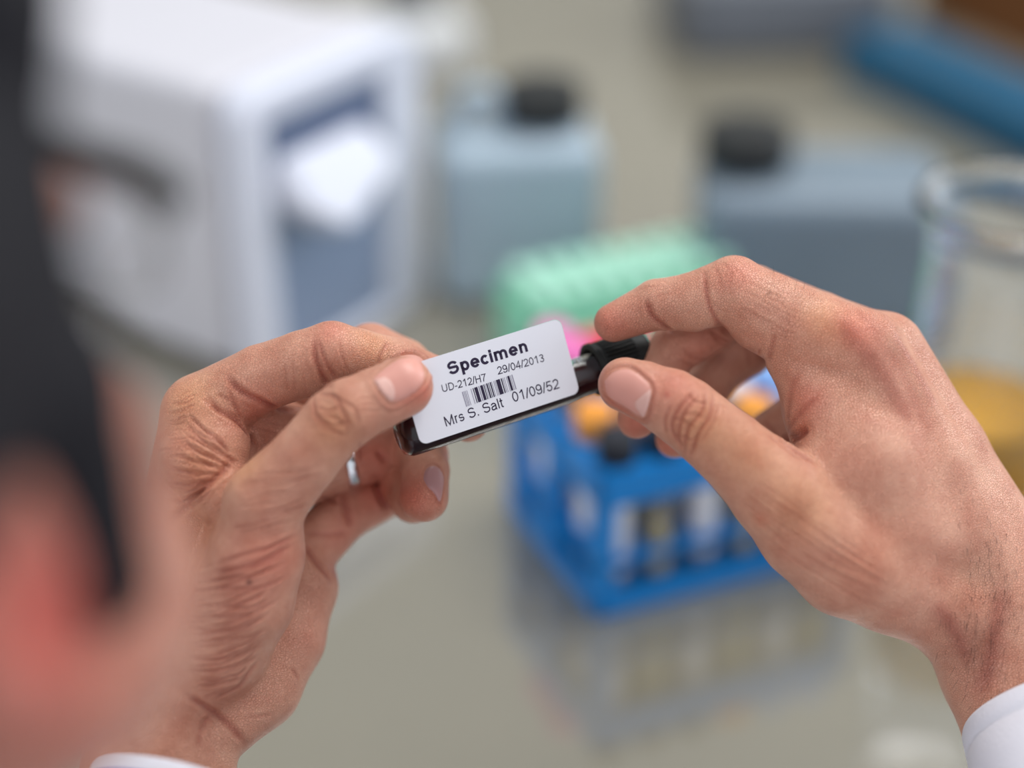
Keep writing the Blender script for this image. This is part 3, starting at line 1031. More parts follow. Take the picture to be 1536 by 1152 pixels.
HM = Matrix(((*HR, 0), (*HF, 0), (*HU, 0), (0, 0, 0, 1))).transposed()
bm = bmesh.new()
for sx in (-1, 1):
    loop = []
    for k in range(33):
        a_ = 2*math.pi*k/32
        ca, sa = math.cos(a_), math.sin(a_)
        x = 25*abs(ca)**0.7*(1 if ca >= 0 else -1); z = 17*abs(sa)**0.7*(1 if sa >= 0 else -1)
        loop.append(c2w(H(sx*(34+x), 99-abs(x+25)*0.10, 4+z)))
    add_tube(bm, loop, 0.0004, 8)
add_tube(bm, [c2w(H(-9, 99, 9)), c2w(H(0, 102, 11)), c2w(H(9, 99, 9))], 0.0018, 8)
gl('frame', bm, M['frame_black'])
for sx in (-1, 1):
    bm = bmesh.new()
    add_tube(bm, [c2w(H(sx*8, 98, 20)), c2w(H(sx*34, 98, 24)), c2w(H(sx*60, 93, 21)), c2w(H(sx*69, 90, 17))], [0.002, 0.0042, 0.0046, 0.0040], 10)
    gl('brow_bar', bm, M['frame_black'])
    bm = bmesh.new()
    add_tube(bm, [c2w(H(sx*69, 90, 17)), c2w(H(sx*77, 40, 16)), c2w(H(sx*80, 0, 18)), c2w(H(sx*80, -22, 8)), c2w(H(sx*79, -30, -10))], 0.0007, 8)
    gl('temple_arm', bm, M['silver'])
    bm = bmesh.new()
    pts_ = []
    for k in range(32):
        a_ = 2*math.pi*k/32
        ca, sa = math.cos(a_), math.sin(a_)
        pts_.append((24.5*abs(ca)**0.7*(1 if ca >= 0 else -1), 16.5*abs(sa)**0.7*(1 if sa >= 0 else -1)))
    vs = [[bm.verts.new(c2w(H(sx*(34+x), 99-abs(x+25)*0.10+dy, 4+z))) for x, z in pts_] for dy in (-.6, .6)]
    bm.faces.new(vs[0]); bm.faces.new(vs[1][::-1])
    for k in range(32): bm.faces.new([vs[0][k], vs[0][(k+1) % 32], vs[1][(k+1) % 32], vs[1][k]])
    bmesh.ops.recalc_face_normals(bm, faces=bm.faces)
    gl('lens', bm, M['lens'], False)

# ------------------------------------------------------------------ wedding ring on the left ring finger
rc = P(518, 694, 40.5)
rdir = P(560, 680, 43.5)-P(500, 700, 39); rdir /= np.linalg.norm(rdir)
z_ = Vector(rdir); q = (CAMM.to_3x3() @ z_).to_track_quat('Z', 'Y').to_matrix().to_4x4()
bm = bmesh.new()
add_lathe(bm, [(0.0098, -0.0024), (0.0104, -0.0022), (0.0108, -0.0012), (0.0109, 0), (0.0108, 0.0012), (0.0104, 0.0022), (0.0098, 0.0024), (0.0096, 0.0015), (0.0096, -0.0015)], 48, q, closed=True)
ro = bmo('wedding_ring', bm, M['silver'], None, smooth=True); ro.location = c2w(rc)
set_props(ro, 'plain silver wedding ring on the ring finger of the left hand', 'ring')

# ------------------------------------------------------------------ specimen vial
TH = math.radians(16.6); YAW = math.radians(23.0)
lab_c = P(737, 571, 1)
e1 = np.array([math.cos(YAW), 0, -math.sin(YAW)]); e2 = np.array([0, 1.0, 0]); e3 = np.cross(e1, e2)
u1 = e1*math.cos(TH)+e2*math.sin(TH); u2 = -e1*math.sin(TH)+e2*math.cos(TH)
VM = CAMM @ Matrix(((u1[0], u2[0], e3[0], lab_c[0]), (u1[1], u2[1], e3[1], lab_c[1]), (u1[2], u2[2], e3[2], lab_c[2]), (0, 0, 0, 1)))
# local frame: x along the vial towards the cap, y up across the label, z towards the viewer
vial = bpy.data.objects.new('specimen_vial', None); vial.empty_display_size = 0.02
col.objects.link(vial); vial.matrix_world = VM
set_props(vial, 'small blood specimen vial with white printed label and black ribbed cap, held between both hands', 'vial')
PXM = DF/FPX
LW, LH = 239*PXM/math.cos(math.radians(16.6))/math.cos(YAW), 119*PXM
TR = 0.0081                              # tube radius
TY = -LH/2+TR-0.0040                     # tube axis below the middle of the label
TX0, TX1 = -LW/2-0.0042, LW/2+0.0100
MX = Matrix.Translation((0, TY, -TR-0.0002)) @ Matrix.Rotation(math.pi/2, 4, 'Y')
bm = bmesh.new()
wall = 0.0004
outer = [(0, TX0), (TR*0.55, TX0), (TR*0.85, TX0+0.0009), (TR*0.98, TX0+0.003), (TR, TX0+0.005), (TR, LW/2-0.001), (TR*0.98, LW/2+0.001), (TR*0.93, LW/2+0.0045), (TR*0.92, TX1+0.012)]
inner = [(r-wall if r > wall else 0, z) for r, z in outer[1:]]
inner = [(0, TX0+wall), (TR*0.5, TX0+wall), (TR*0.80, TX0+wall+0.001)]+[(r-wall, z) for r, z in outer[3:]]
add_lathe(bm, outer+inner[::-1], 48, MX)
bmo('glass_tube', bm, M['glass'], vial, smooth=True)
# blood fills the lower two thirds; the top of the liquid is level with the room
bm = bmesh.new()
lq = [(0, TX0+wall*1.1), (TR*0.5, TX0+wall*1.1), (TR*0.78, TX0+wall*1.1+0.001)]+[(r-wall*0.6, z) for r, z in outer[3:]]
lq.append((0, outer[-1][1]))
add_lathe(bm, lq, 48, MX)
upl = (VM.to_3x3().transposed() @ Vector((0, 0, 1))).normalized()
nl = Vector((0, upl.y, upl.z)).normalized()
bmesh.ops.bisect_plane(bm, geom=bm.verts[:]+bm.edges[:]+bm.faces[:], plane_co=Vector((0, TY, -TR))+nl*TR*0.2, plane_no=nl, clear_outer=True)
ed = [e for e in bm.edges if e.is_boundary]
bmesh.ops.holes_fill(bm, edges=ed)
bmesh.ops.recalc_face_normals(bm, faces=bm.faces)
bmo('blood', bm, M['blood'], vial, smooth=False)
# cap with moulded ribs, bead and open hollow
CR = 0.0096
CX0 = LW/2+0.0106; CL = 0.0225
cap_e = bpy.data.objects.new('cap', None)
bm = bmesh.new()
n = 144
prof = [(CR*0.80, 0.012), (CR*0.80, 0.0004), (CR*0.84, 0), (CR*0.97, 0), (CR*1.03, 0.0004), (CR*1.04, 0.0012), (CR*1.03, 0.0022), (CR*0.975, 0.0028), (CR*0.97, 0.0034)]
ribs = [(CR*0.965, 0.0040), (CR*0.96, 0.0158)]
end = [(CR*0.965, 0.0166), (CR*0.97, 0.0180), (CR*0.95, CL-0.0010), (CR*0.90, CL-0.0002), (CR*0.80, CL), (0, CL)]
rings = []
for i, (r, z) in enumerate(prof+ribs+end):
    isr = len(prof) <= i < len(prof)+2
    ring = []
    if r < 1e-6:
        rings.append([bm.verts.new((0, 0, z))]); continue
    for k in range(n):
        a_ = 2*math.pi*k/n
        r2 = r
        if isr: r2 = r+(0.0005 if (k % 4) < 2 else -0.0002)
        ring.append(bm.verts.new((r2*math.cos(a_), r2*math.sin(a_), z)))
    rings.append(ring)
for A_, B_ in zip(rings, rings[1:]):
    for k in range(n):
        if len(B_) == 1: bm.faces.new([A_[k], A_[(k+1) % n], B_[0]])
        else: bm.faces.new([A_[k], A_[(k+1) % n], B_[(k+1) % n], B_[k]])
bm.faces.new(rings[0])
bmesh.ops.recalc_face_normals(bm, faces=bm.faces)
bm.transform(Matrix.Translation((CX0, TY+0.0012, -TR-0.0002)) @ Matrix.Rotation(math.pi/2, 4, 'Y'))
o = bmo('cap', bm, M['cap'], vial, smooth=False)
o['label'] = 'black plastic screw cap with fine ribs'
# label: a card-like sticker, bowed a little round the glass
rrp = rounded_rect(LW, LH, 0.0028, 8)
bm = bmesh.new()
add_prism(bm, rrp, 0.0, 0.00022)
lab = bmo('label', bm, M['label_paper'], vial)
lab['label'] = 'white sticker with name, dates and barcode'


def l2(px, py):
    """pixel on the label -> label coordinates"""
    d = Vector(((px-768)/FPX, -(py-576)/FPX, -1))
    inv = (CAMM.inverted() @ VM).inverted()
    o = inv @ Vector((0, 0, 0)); dd = inv.to_3x3() @ d
    t = -o.z/dd.z
    p = o+dd*t
    return p.x, p.y


def arc(cx, cy, rx, ry, a0, a1, n=14):
    return [(cx+rx*math.cos(math.radians(a0+(a1-a0)*i/n)), cy+ry*math.sin(math.radians(a0+(a1-a0)*i/n))) for i in range(n+1)]


def glyph(ch, w):
    """pen strokes of a plain grotesque letter, capital height 1, and its advance"""
    h = w/2; X = 0.735
    if ch == ' ': return [], 0.388
    if ch == '.': return [[(0.19, 0), (0.19, w*1.1)]], 0.388
    if ch == '-': return [[(0.05, 0.34), (0.42, 0.34)]], 0.465
    if ch == '/': return [[(0.03, -0.01), (0.36, 1.01)]], 0.388
    if ch == 'i': return [[(0.155, 0), (0.155, X)], [(0.155, 1-w*1.15), (0.155, 1)]], 0.31
    if ch == 'l': return [[(0.155, 0), (0.155, 1)]], 0.31
    if ch == 'n':
        a, b = 0.09+h, 0.69-h; r = (b-a)/2
        return [[(a, 0), (a, X)], [(a, X*0.5)]+arc((a+b)/2, X-h-0.23, r, 0.235, 170, 0)+[(b, 0)]], 0.776
    if ch == 'm':
        a, b, c_ = 0.09+h, 0.582, 1.075-h
        return [[(a, 0), (a, X)], [(a, X*0.5)]+arc((a+b)/2, X-h-0.2, (b-a)/2, 0.205, 170, 0)+[(b, 0)],
                [(b, X*0.5)]+arc((c_+b)/2, X-h-0.2, (c_-b)/2, 0.205, 170, 0)+[(c_, 0)]], 1.163
    if ch == 'r':
        a = 0.09+h
        return [[(a, 0), (a, X)], [(a, X*0.5)]+arc(a+0.20, X-h-0.2, 0.20, 0.21, 170, 78)], 0.465
    if ch == 'p':
        a, b = 0.09+h, 0.725-h
        return [[(a, -0.27), (a, X)], arc((a+b)/2, X/2, (b-a)/2, X/2-h+0.01, 0, 360, 28)], 0.776
    if ch == 'e':
        return [[(0.05+h, X/2)]+[(0.725-h, X/2)]+arc(0.388, X/2, 0.34-h, X/2-h+0.01, 0, 325, 26)], 0.776
    if ch == 'c':
        return [arc(0.375, X/2, 0.325-h, X/2-h+0.01, 42, 318, 24)], 0.698
    if ch in 'sS':
        if ch == 's': x0, x1, T, adv, m = 0.05, 0.635, X, 0.698, 0.5
        else: x0, x1, T, adv, m = 0.06, 0.87, 1.0, 0.93, 0.53
        cx = (x0+x1)/2; rx = (x1-x0)/2-h; q = T*m
        ru = (T-q-h)/2+h*0.5; rl = (q-h)/2+h*0.5
        up = arc(cx+0.0, T-h-ru+0.005, rx*0.94, ru, 20, 215, 14)
        lo_ = arc(cx, h+rl-0.005, rx, rl, 35, -160, 14)
        return [up+[(cx, q)]+lo_], adv
    if ch == 'a':
        b = 0.66-h
        return [arc(0.375, X-h-0.19, 0.265-h*0.4, 0.195, 165, 0)[:]+[(b, 0.16), (b+0.05, 0)],
                smooth_line([(b, 0.43), (0.42, 0.40), (0.20, 0.35), (0.07+h, 0.20), (0.19, h+0.02), (0.36, h-0.01), (0.55, 0.13), (b, 0.27)], 4)], 0.776
    if ch == 't':
        return [[(0.19, 0.95), (0.19, 0.16)]+arc(0.29, h+0.09, 0.10, 0.09, 180, 270, 5)+[(0.37, h)], [(0.03, X-h), (0.37, X-h)]], 0.388
    if ch == 'U':
        a, b = 0.11+h, 0.90-h
        return [[(a, 1), (a, 0.36)]+arc((a+b)/2, 0.36, (b-a)/2, 0.36-h+0.01, 180, 360, 16)+[(b, 1)]], 1.008
    if ch == 'D':
        a = 0.11+h; b = 0.93-h
        return [[(a, h), (a, 1-h), (0.45, 1-h)]+arc(0.47, 0.5, b-0.47, 0.5-h, 90, -90, 18)+[(0.45, h), (a, h)]], 1.008
    if ch == 'H':
        a, b = 0.11+h, 0.90-h
        return [[(a, 0), (a, 1)], [(b, 0), (b, 1)], [(a, 0.53), (b, 0.53)]], 1.008
    if ch == 'M':
        a, b = 0.10+h, 1.06-h
        return [[(a, 0), (a, 1)], [(b, 0), (b, 1)], [(a, 0.98), (0.58, h), (b, 0.98)]], 1.163
    if ch == '0':
        return [arc(0.388, 0.5, 0.33-h, 0.5-h+0.005, 0, 360, 28)], 0.776
    if ch == '1':
        return [[(0.47, 0), (0.47, 1)], [(0.15, 0.72), (0.33, 0.83), (0.45, 0.98)]], 0.776
    if ch == '2':
        return [arc(0.39, 0.70, 0.30-h*0.6, 0.30-h+0.005, 172, -20, 12)+smooth_line([(0.60, 0.50), (0.40, 0.32), (0.20, 0.17), (0.10, h)], 3)+[(0.71, h)]], 0.776
    if ch == '3':
        return [arc(0.37, 0.755, 0.265-h*0.4, 0.25-h+0.005, 160, -75, 12)+[(0.33, 0.52)], [(0.33, 0.52)]+arc(0.37, 0.275, 0.325-h, 0.275-h+0.01, 85, -162, 14)], 0.776
    if ch == '4':
        return [[(0.53, 0), (0.53, 0.97), (0.08, 0.30), (0.74, 0.30)]], 0.776
    if ch == '5':
        return [[(0.68, 1-h), (0.22, 1-h), (0.13, 0.50)]+arc(0.38, 0.32, 0.33-h, 0.335-h, 130, -162, 16)], 0.776
    if ch == '7':
        return [[(0.06, 1-h), (0.70, 1-h)]+smooth_line([(0.68, 0.92), (0.48, 0.62), (0.33, 0.28), (0.28, 0)], 4)], 0.776
    if ch == '9':
        return [arc(0.375, 0.68, 0.325-h, 0.325-h, 0, 360, 24), smooth_line([(0.70-h, 0.70), (0.70-h, 0.45), (0.60, 0.16), (0.38, h), (0.20, h+0.03), (0.10, 0.24)], 4)], 0.776
    return [], 0.5


def text(s, a, b, capx, w=0.115, name='printed_text'):
    """one printed line: first letter starts at pixel a, last letter ends at pixel b, capital height capx pixels"""
    ax_, ay_ = l2(*a); bx_, by_ = l2(*b)
    strokes = []; x = 0.0
    for ch in s:
        g_, adv = glyph(ch, w)
        for st in g_: strokes.append([(px_+x, py_) for px_, py_ in st])
        x += adv
    xs = [p[0] for st in strokes for p in st]
    x0, x1 = min(xs)-w/2, max(xs)+w/2
    sx = math.hypot(bx_-ax_, by_-ay_)/(x1-x0); sy = capx*PXM
    ang = math.atan2(by_-ay_, bx_-ax_)
    ca, sa = math.cos(ang), math.sin(ang)
    V = []; F = []
    for st in strokes:
        st = [st[0]]+[q for p, q in zip(st, st[1:]) if math.hypot(q[0]-p[0], q[1]-p[1]) > 1e-4]
        closed = math.hypot(st[0][0]-st[-1][0], st[0][1]-st[-1][1]) < 1e-3
        m = len(st); k0 = len(V)
        for i, p in enumerate(st):
            if closed: pa, pb = st[i-1 if i > 0 else m-2], st[i+1 if i < m-1 else 1]
            else: pa, pb = st[max(i-1, 0)], st[min(i+1, m-1)]
            d1 = Vector((p[0]-pa[0], p[1]-pa[1])); d2 = Vector((pb[0]-p[0], pb[1]-p[1]))
            if d1.length < 1e-6: d1 = d2
            if d2.length < 1e-6: d2 = d1
            d1.normalize(); d2.normalize()
            nn = Vector((-(d1.y+d2.y), d1.x+d2.x))
            nn = nn.normalized() if nn.length > 1e-6 else Vector((-d1.y, d1.x))
            mit = 1/max(0.45, nn.dot(Vector((-d1.y, d1.x))))
            for sg in (1, -1):
                X_ = (p[0]+nn.x*w/2*mit*sg-x0)*sx; Y_ = (p[1]+nn.y*w/2*mit*sg)*sy
                V.append((ax_+X_*ca-Y_*sa, ay_+X_*sa+Y_*ca, 0.00026))
        for i in range(m-1):
            q0 = k0+2*i
            F.append((q0, q0+1, q0+3, q0+2))
    me_ = bpy.data.meshes.new(name); me_.from_pydata(V, [], F)
    return link(name, me_, M['ink'], lab, smooth=False)


text('Specimen', (674, 563), (792, 527), 19.5, 0.20)
text('UD-212/H7', (664, 588.5), (730, 571), 11.4, 0.125)
text('29/04/2013', (747, 562), (816.5, 542), 11.8, 0.125)
text('Mrs S. Salt', (669, 640), (756.5, 610), 15.2, 0.125)
text('01/09/52', (770, 603.5), (840, 582), 15.5, 0.122)
bars = [(0, 2, .45), (3.5, 1.2, .4), (6, 1.2, .4), (9, 1.0, .35), (17, 1.2, .5), (21, 1.5, 1), (24, 6, 1), (32, 2, .6), (35.5, 5, 1), (42, 1.5, 1), (45, 1, .5), (47.5, 2.5, 1),
        (51.5, 1.2, 1), (54.5, 2.2, 1), (58, 1, .5), (62, 1, .5), (64.5, 1.2, .5), (67, 7.5, 1), (76.5, 2, 1), (80, 1.2, .5), (83, 1, .5), (87, 1.2, .5), (89.5, 4, 1), (95, 1.2, .6), (98, 2, .5)]
M['ink_grey'] = mat('ink_grey', lin(150, 145, 160), rough=0.6)
bx0, by0 = l2(699, 610); bx1, by1 = l2(774.5, 583.5); tx0, ty0 = l2(692.5, 588)
ang = math.atan2(by1-by0, bx1-bx0); Lb = math.hypot(bx1-bx0, by1-by0); Hb = math.hypot(tx0-bx0, ty0-by0)
for key, grey in (('ink', 1), ('ink_grey', 0)):
    bm = bmesh.new()
    for p0, w, s in bars:
        if (s > 0.7) != bool(grey): continue
        mm = Matrix.Translation((bx0, by0, 0)) @ Matrix.Rotation(ang, 4, 'Z')
        add_box(bm, (Lb*(p0+w/2)/100, Hb/2, 0.00026), (Lb*w/100, Hb, 0.00006), M=mm)
    bmo('barcode', bm, M[key], lab)

# ------------------------------------------------------------------ the setting
M['bench'] = mat('bench_top', lin(130, 124, 108), rough=0.06, spec=0.5, ior=2.7, noise=0.05, nscale=6)
M['cabinet'] = mat('cabinet', lin(205, 205, 205), rough=0.5)
M['floor'] = mat('floor_vinyl', lin(120, 122, 124), rough=0.4, noise=0.08, nscale=12)
M['wall'] = mat('wall_paint', lin(186, 184, 178), rough=0.8, noise=0.03, nscale=4)
bm = bmesh.new(); add_box(bm, (0, 1.4, -0.05), (6.4, 5.2, 0.1)); o = bmo('floor', bm, M['floor']); o['kind'] = 'structure'
bm = bmesh.new(); add_box(bm, (0, 2.62, 1.5), (6.4, 0.12, 3.0)); o = bmo('wall_back', bm, M['wall']); o['kind'] = 'structure'
bm = bmesh.new(); add_box(bm, (-3.14, 1.2, 1.5), (0.12, 2.72, 3.0)); o = bmo('wall_left', bm, M['wall']); o['kind'] = 'structure'

bench = empty('lab_bench', (0.1, 1.4, 0), 0, 'long grey-beige laboratory bench with a glossy top, under all the equipment', 'bench')
bm = bmesh.new(); add_box(bm, (0, 0, BENCH-0.015), (3.6, 1.84, 0.03))
bmo('worktop', bm, M['bench'], bench, bevel=0.004)
for i in range(6):
    bm = bmesh.new(); add_box(bm, (-1.5+0.6*i, 0.06, 0.44), (0.594, 1.6, 0.88)); cb = bmo('cabinet', bm, M['cabinet'], bench, bevel=0.003)
    bm = bmesh.new(); add_box(bm, (-1.5+0.6*i, -0.75, 0.46), (0.57, 0.02, 0.76)); bmo('door', bm, M['cabinet'], cb, bevel=0.003)


# ------------------------------------------------------------------ white benchtop analyser (left)
M['white_plastic'] = mat('white_plastic', lin(208, 210, 222), rough=0.35, spec=0.45)
M['side_plastic'] = mat('grey_white_plastic', lin(196, 194, 200), rough=0.6, spec=0.3)
M['panel'] = mat('panel_blue_grey', lin(132, 146, 172), rough=0.4)
M['panel_dark'] = mat('panel_dark', lin(92, 104, 132), rough=0.4)
MYAW = math.atan2(.112, .079)
mach = empty('analyser', (-0.160, 0.925, BENCH), MYAW, 'white benchtop analyser with rounded edges and a blue-grey recessed front, left of the vial', 'machine')
MW, MD, MH = 0.162, 0.29, 0.196
# casing: rounded box with an opening in its front made from four rails and a back body
bm = bmesh.new(); add_box(bm, (MW/2, MD/2+0.012, MH/2+0.003), (MW, MD-0.016, MH-0.006)); bmo('casing', bm, M['side_plastic'], mach, bevel=0.012, seg=5)
out = rounded_rect(MW+0.004, MH, 0.020, 8)
px0, px1, pz0, pz1 = -0.061, 0.043, -0.085, 0.076
inn = [(px1, pz1), (px0, pz1), (px0, pz0), (px1, pz0)]
bm = bmesh.new()
FM = Matrix.Translation((MW/2, 0.010, MH/2)) @ Matrix.Rotation(math.pi/2, 4, 'X')


def ring_prism(bm, outer, inner, z0, z1, MM):
    """frame between a closed outline and a rectangle, matched corner by corner"""
    n = len(outer); q = n//4
    inn_pts = []
    for c in range(4):
        a_, b_ = inner[c], inner[(c+1) % 4]
        for i in range(q):
            inn_pts.append(a_ if i < q-1 else a_)
    A = [[bm.verts.new(MM @ Vector((x, y, z))) for x, y in outer] for z in (z0, z1)]
    I = [[bm.verts.new(MM @ Vector((inner[c][0], inner[c][1], z))) for c in range(4)] for z in (z0, z1)]
    for s in (0, 1):
        for c in range(4):
            for i in range(q-1):
                bm.faces.new([A[s][c*q+i], A[s][c*q+i+1], I[s][c]])
            bm.faces.new([A[s][c*q+q-1], A[s][(c*q+q) % n], I[s][(c+1) % 4], I[s][c]])
    for i in range(n): bm.faces.new([A[0][i], A[0][(i+1) % n], A[1][(i+1) % n], A[1][i]])
    for c in range(4): bm.faces.new([I[0][c], I[0][(c+1) % 4], I[1][(c+1) % 4], I[1][c]])
    bmesh.ops.recalc_face_normals(bm, faces=bm.faces)


ring_prism(bm, out, inn, -0.004, 0.020, FM)
bmo('front_frame', bm, M['white_plastic'], mach, bevel=0.005, seg=4)
bm = bmesh.new(); add_box(bm, (MW/2-0.009, 0.0, MH/2-0.004), (0.108, 0.010, 0.164)); pn = bmo('front_panel', bm, M['panel'], mach, bevel=0.002)
bm = bmesh.new(); add_box(bm, (MW/2-0.009, -0.0055, MH/2+0.058), (0.100, 0.003, 0.030)); bmo('display', bm, M['panel_dark'], pn, bevel=0.001)
# the sample flap: a white spout that juts out and narrows downwards
bm = bmesh.new()
prof = [(-0.042, 0.044), (0.050, 0.044), (0.056, 0.026), (0.050, 0.010), (0.030, 0.004), (0.004, -0.012), (-0.010, -0.012), (-0.034, 0.004), (-0.046, 0.014), (-0.048, 0.034)]
v0 = [bm.verts.new((MW/2-0.020+x*0.84, -0.005, MH/2+z+0.008)) for x, z in prof]
v1 = [bm.verts.new((MW/2-0.018+x*0.76, -0.034+(0.018 if z > 0.03 else 0.0), MH/2+z*0.9+0.012)) for x, z in prof]
bm.faces.new(v0); bm.faces.new(v1[::-1])
for k in range(len(prof)):
    bm.faces.new([v0[k], v0[(k+1) % len(prof)], v1[(k+1) % len(prof)], v1[k]])
bmesh.ops.recalc_face_normals(bm, faces=bm.faces)
bmo('sample_flap', bm, M['white_plastic'], mach, bevel=0.005, seg=4)
bm = bmesh.new(); add_box(bm, (MW/2, MD/2, 0.0025), (MW*0.8, MD*0.85, 0.005)); bmo('foot_plate', bm, M['frame_black'], mach)

# ------------------------------------------------------------------ blue rack with tubes
M['blue'] = mat('blue_plastic', lin(0, 128, 208), rough=0.35, spec=0.5)
M['tube'] = mat('tube_plastic', lin(235, 240, 250), rough=0.08, trans=0.85, ior=1.15)
M['urine'] = mat('yellow_liquid', lin(252, 214, 66), rough=0.3)
M['paper'] = mat('tube_label', lin(232, 234, 244), rough=0.6)
caps = {'orange': lin(238, 158, 62), 'black': lin(24, 28, 40), 'pink': lin(222, 112, 176), 'red': lin(212, 30, 50), 'light blue': lin(140, 180, 235),
        'white': lin(225, 228, 240), 'purple': lin(150, 60, 190), 'yellow': lin(230, 205, 80)}
for k_, v_ in caps.items(): M['cap_'+k_] = mat('cap_'+k_.replace(' ', '_'), v_, rough=0.4)
RY = math.atan2(.044, .103)
NC, NR, SP = 6, 4, 0.0255
RW, RD, RH = NC*SP+0.004, NR*SP+0.012, 0.086
rack = empty('tube_rack', (0.043, 0.694, BENCH), RY, 'bright blue plastic test tube rack on the bench behind the vial', 'rack')


def holes_plate(w, d, nx, ny, sp, r, z0, z1, x0, y0, n=12):
    """plate with round holes: each cell is a square ring"""
    bm = bmesh.new()
    xs = [0]+[x0+sp*(i-0.5) for i in range(nx+1)]+[w]
    ys = [0]+[y0+sp*(j-0.5) for j in range(ny+1)]+[d]
    for i in range(len(xs)-1):
        for j in range(len(ys)-1):
            xa, xb, ya, yb = xs[i], xs[i+1], ys[j], ys[j+1]
            if 1 <= i <= nx and 1 <= j <= ny:
                cx, cy = (xa+xb)/2, (ya+yb)/2; hx, hy = (xb-xa)/2, (yb-ya)/2
                ang_ = [2*math.pi*(k+0.5)/n for k in range(n)]
                def sq(a_):
                    c_, s_ = math.cos(a_), math.sin(a_); t = min(hx/abs(c_) if abs(c_) > 1e-6 else 9, hy/abs(s_) if abs(s_) > 1e-6 else 9)
                    return cx+c_*t, cy+s_*t
                O = [[bm.verts.new((*sq(a_), z)) for a_ in ang_] for z in (z0, z1)]
                C_ = [[bm.verts.new((cx+r*math.cos(a_), cy+r*math.sin(a_), z)) for a_ in ang_] for z in (z0, z1)]
                for k in range(n):
                    l_ = (k+1) % n
                    for s in (0, 1): bm.faces.new([O[s][k], O[s][l_], C_[s][l_], C_[s][k]])
                    bm.faces.new([C_[0][k], C_[0][l_], C_[1][l_], C_[1][k]])
                # corners of the cell
                for qx, qy in ((1, 1), (-1, 1), (-1, -1), (1, -1)):
                    for z, s in ((z0, 0), (z1, 1)):
                        near = sorted(range(n), key=lambda k: (O[s][k].co.x-cx-qx*hx)**2+(O[s][k].co.y-cy-qy*hy)**2)[:2]
                        cv_ = bm.verts.new((cx+qx*hx, cy+qy*hy, z))
                        bm.faces.new([O[s][near[0]], O[s][near[1]], cv_])
            else:
                for z in (z0, z1):
                    bm.faces.new([bm.verts.new(p) for p in ((xa, ya, z), (xb, ya, z), (xb, yb, z), (xa, yb, z))])
    for (xa, ya), (xb, yb) in (((0, 0), (w, 0)), ((w, 0), (w, d)), ((w, d), (0, d)), ((0, d), (0, 0))):
        bm.faces.new([bm.verts.new(p) for p in ((xa, ya, z0), (xb, yb, z0), (xb, yb, z1), (xa, ya, z1))])
    bmesh.ops.remove_doubles(bm, verts=bm.verts, dist=1e-6)
    bmesh.ops.recalc_face_normals(bm, faces=bm.faces)
    return bm


X0, Y0 = RW/2-SP*(NC-1)/2, 0.0125
bmo('top_plate', holes_plate(RW, RD, NC, NR, SP, 0.0090, RH-0.004, RH, X0, Y0), M['blue'], rack)
bmo('middle_plate', holes_plate(RW, RD, NC, NR, SP, 0.0090, 0.030, 0.033, X0, Y0), M['blue'], rack)
bm = bmesh.new(); add_box(bm, (RW/2, RD/2, 0.0045), (RW, RD, 0.009)); bmo('base_plate', bm, M['blue'], rack, bevel=0.002)
bm = bmesh.new()
for (cx, cy, sx, sy) in ((RW/2, 0.0011, RW+0.0008, 0.003), (RW/2, RD-0.0011, RW+0.0008, 0.003), (0.0011, RD/2, 0.003, RD+0.0008), (RW-0.0011, RD/2, 0.003, RD+0.0008)):
    add_box(bm, (cx, cy, RH-0.0095), (sx, sy, 0.0202)); add_box(bm, (cx, cy, 0.008), (sx, sy, 0.014))
bmo('skirt', bm, M['blue'], rack)
for (cx, cy) in ((0.005, 0.005), (RW-0.005, 0.005), (0.005, RD-0.005), (RW-0.005, RD-0.005), (0.003, RD/2)):
    bm = bmesh.new(); add_box(bm, (cx, cy, RH/2), (0.010, 0.010, RH-0.004)); bmo('corner_post', bm, M['blue'], rack, bevel=0.001)


def make_tube(capname, fill, labelled, e=0.0):
    t = empty('test_tube')
    r = 0.0078
    bm = bmesh.new()
    prof = [(0, 0), (r*0.5, 0.0011), (r*0.87, 0.004), (r, 0.0085), (r, 0.083+e), (r-0.0008, 0.083+e), (r-0.0008, 0.0088), (r*0.78, 0.0048), (r*0.4, 0.0022), (0, 0.0014)]
    add_lathe(bm, prof, 20); bmo('tube_wall', bm, M['tube'], t, smooth=True)
    if fill > 0:
        bm = bmesh.new(); add_lathe(bm, [(0, 0.0015), (r*0.4, 0.0023), (r*0.78, 0.0049), (r-0.0009, 0.009), (r-0.0009, fill+0.022), (0, fill+0.022)], 20)
        bmo('liquid', bm, M['urine'], t, smooth=True)
    if labelled:
        bm = bmesh.new(); add_lathe(bm, [(r+0.0001, 0.012), (r+0.0003, 0.0122), (r+0.0003, 0.069), (r+0.0001, 0.0692)], 20)
        bmo('label', bm, M['paper'], t, smooth=True)
    bm = bmesh.new(); add_lathe(bm, [(r-0.001, 0.078+e), (r+0.0022, 0.078+e), (r+0.0028, 0.0795+e), (r+0.0028, 0.0915+e), (r+0.0018, 0.093+e), (0, 0.093+e)], 24)
    c_ = bmo('cap', bm, M['cap_'+capname], t, smooth=False, bevel=0.0006)
    return t


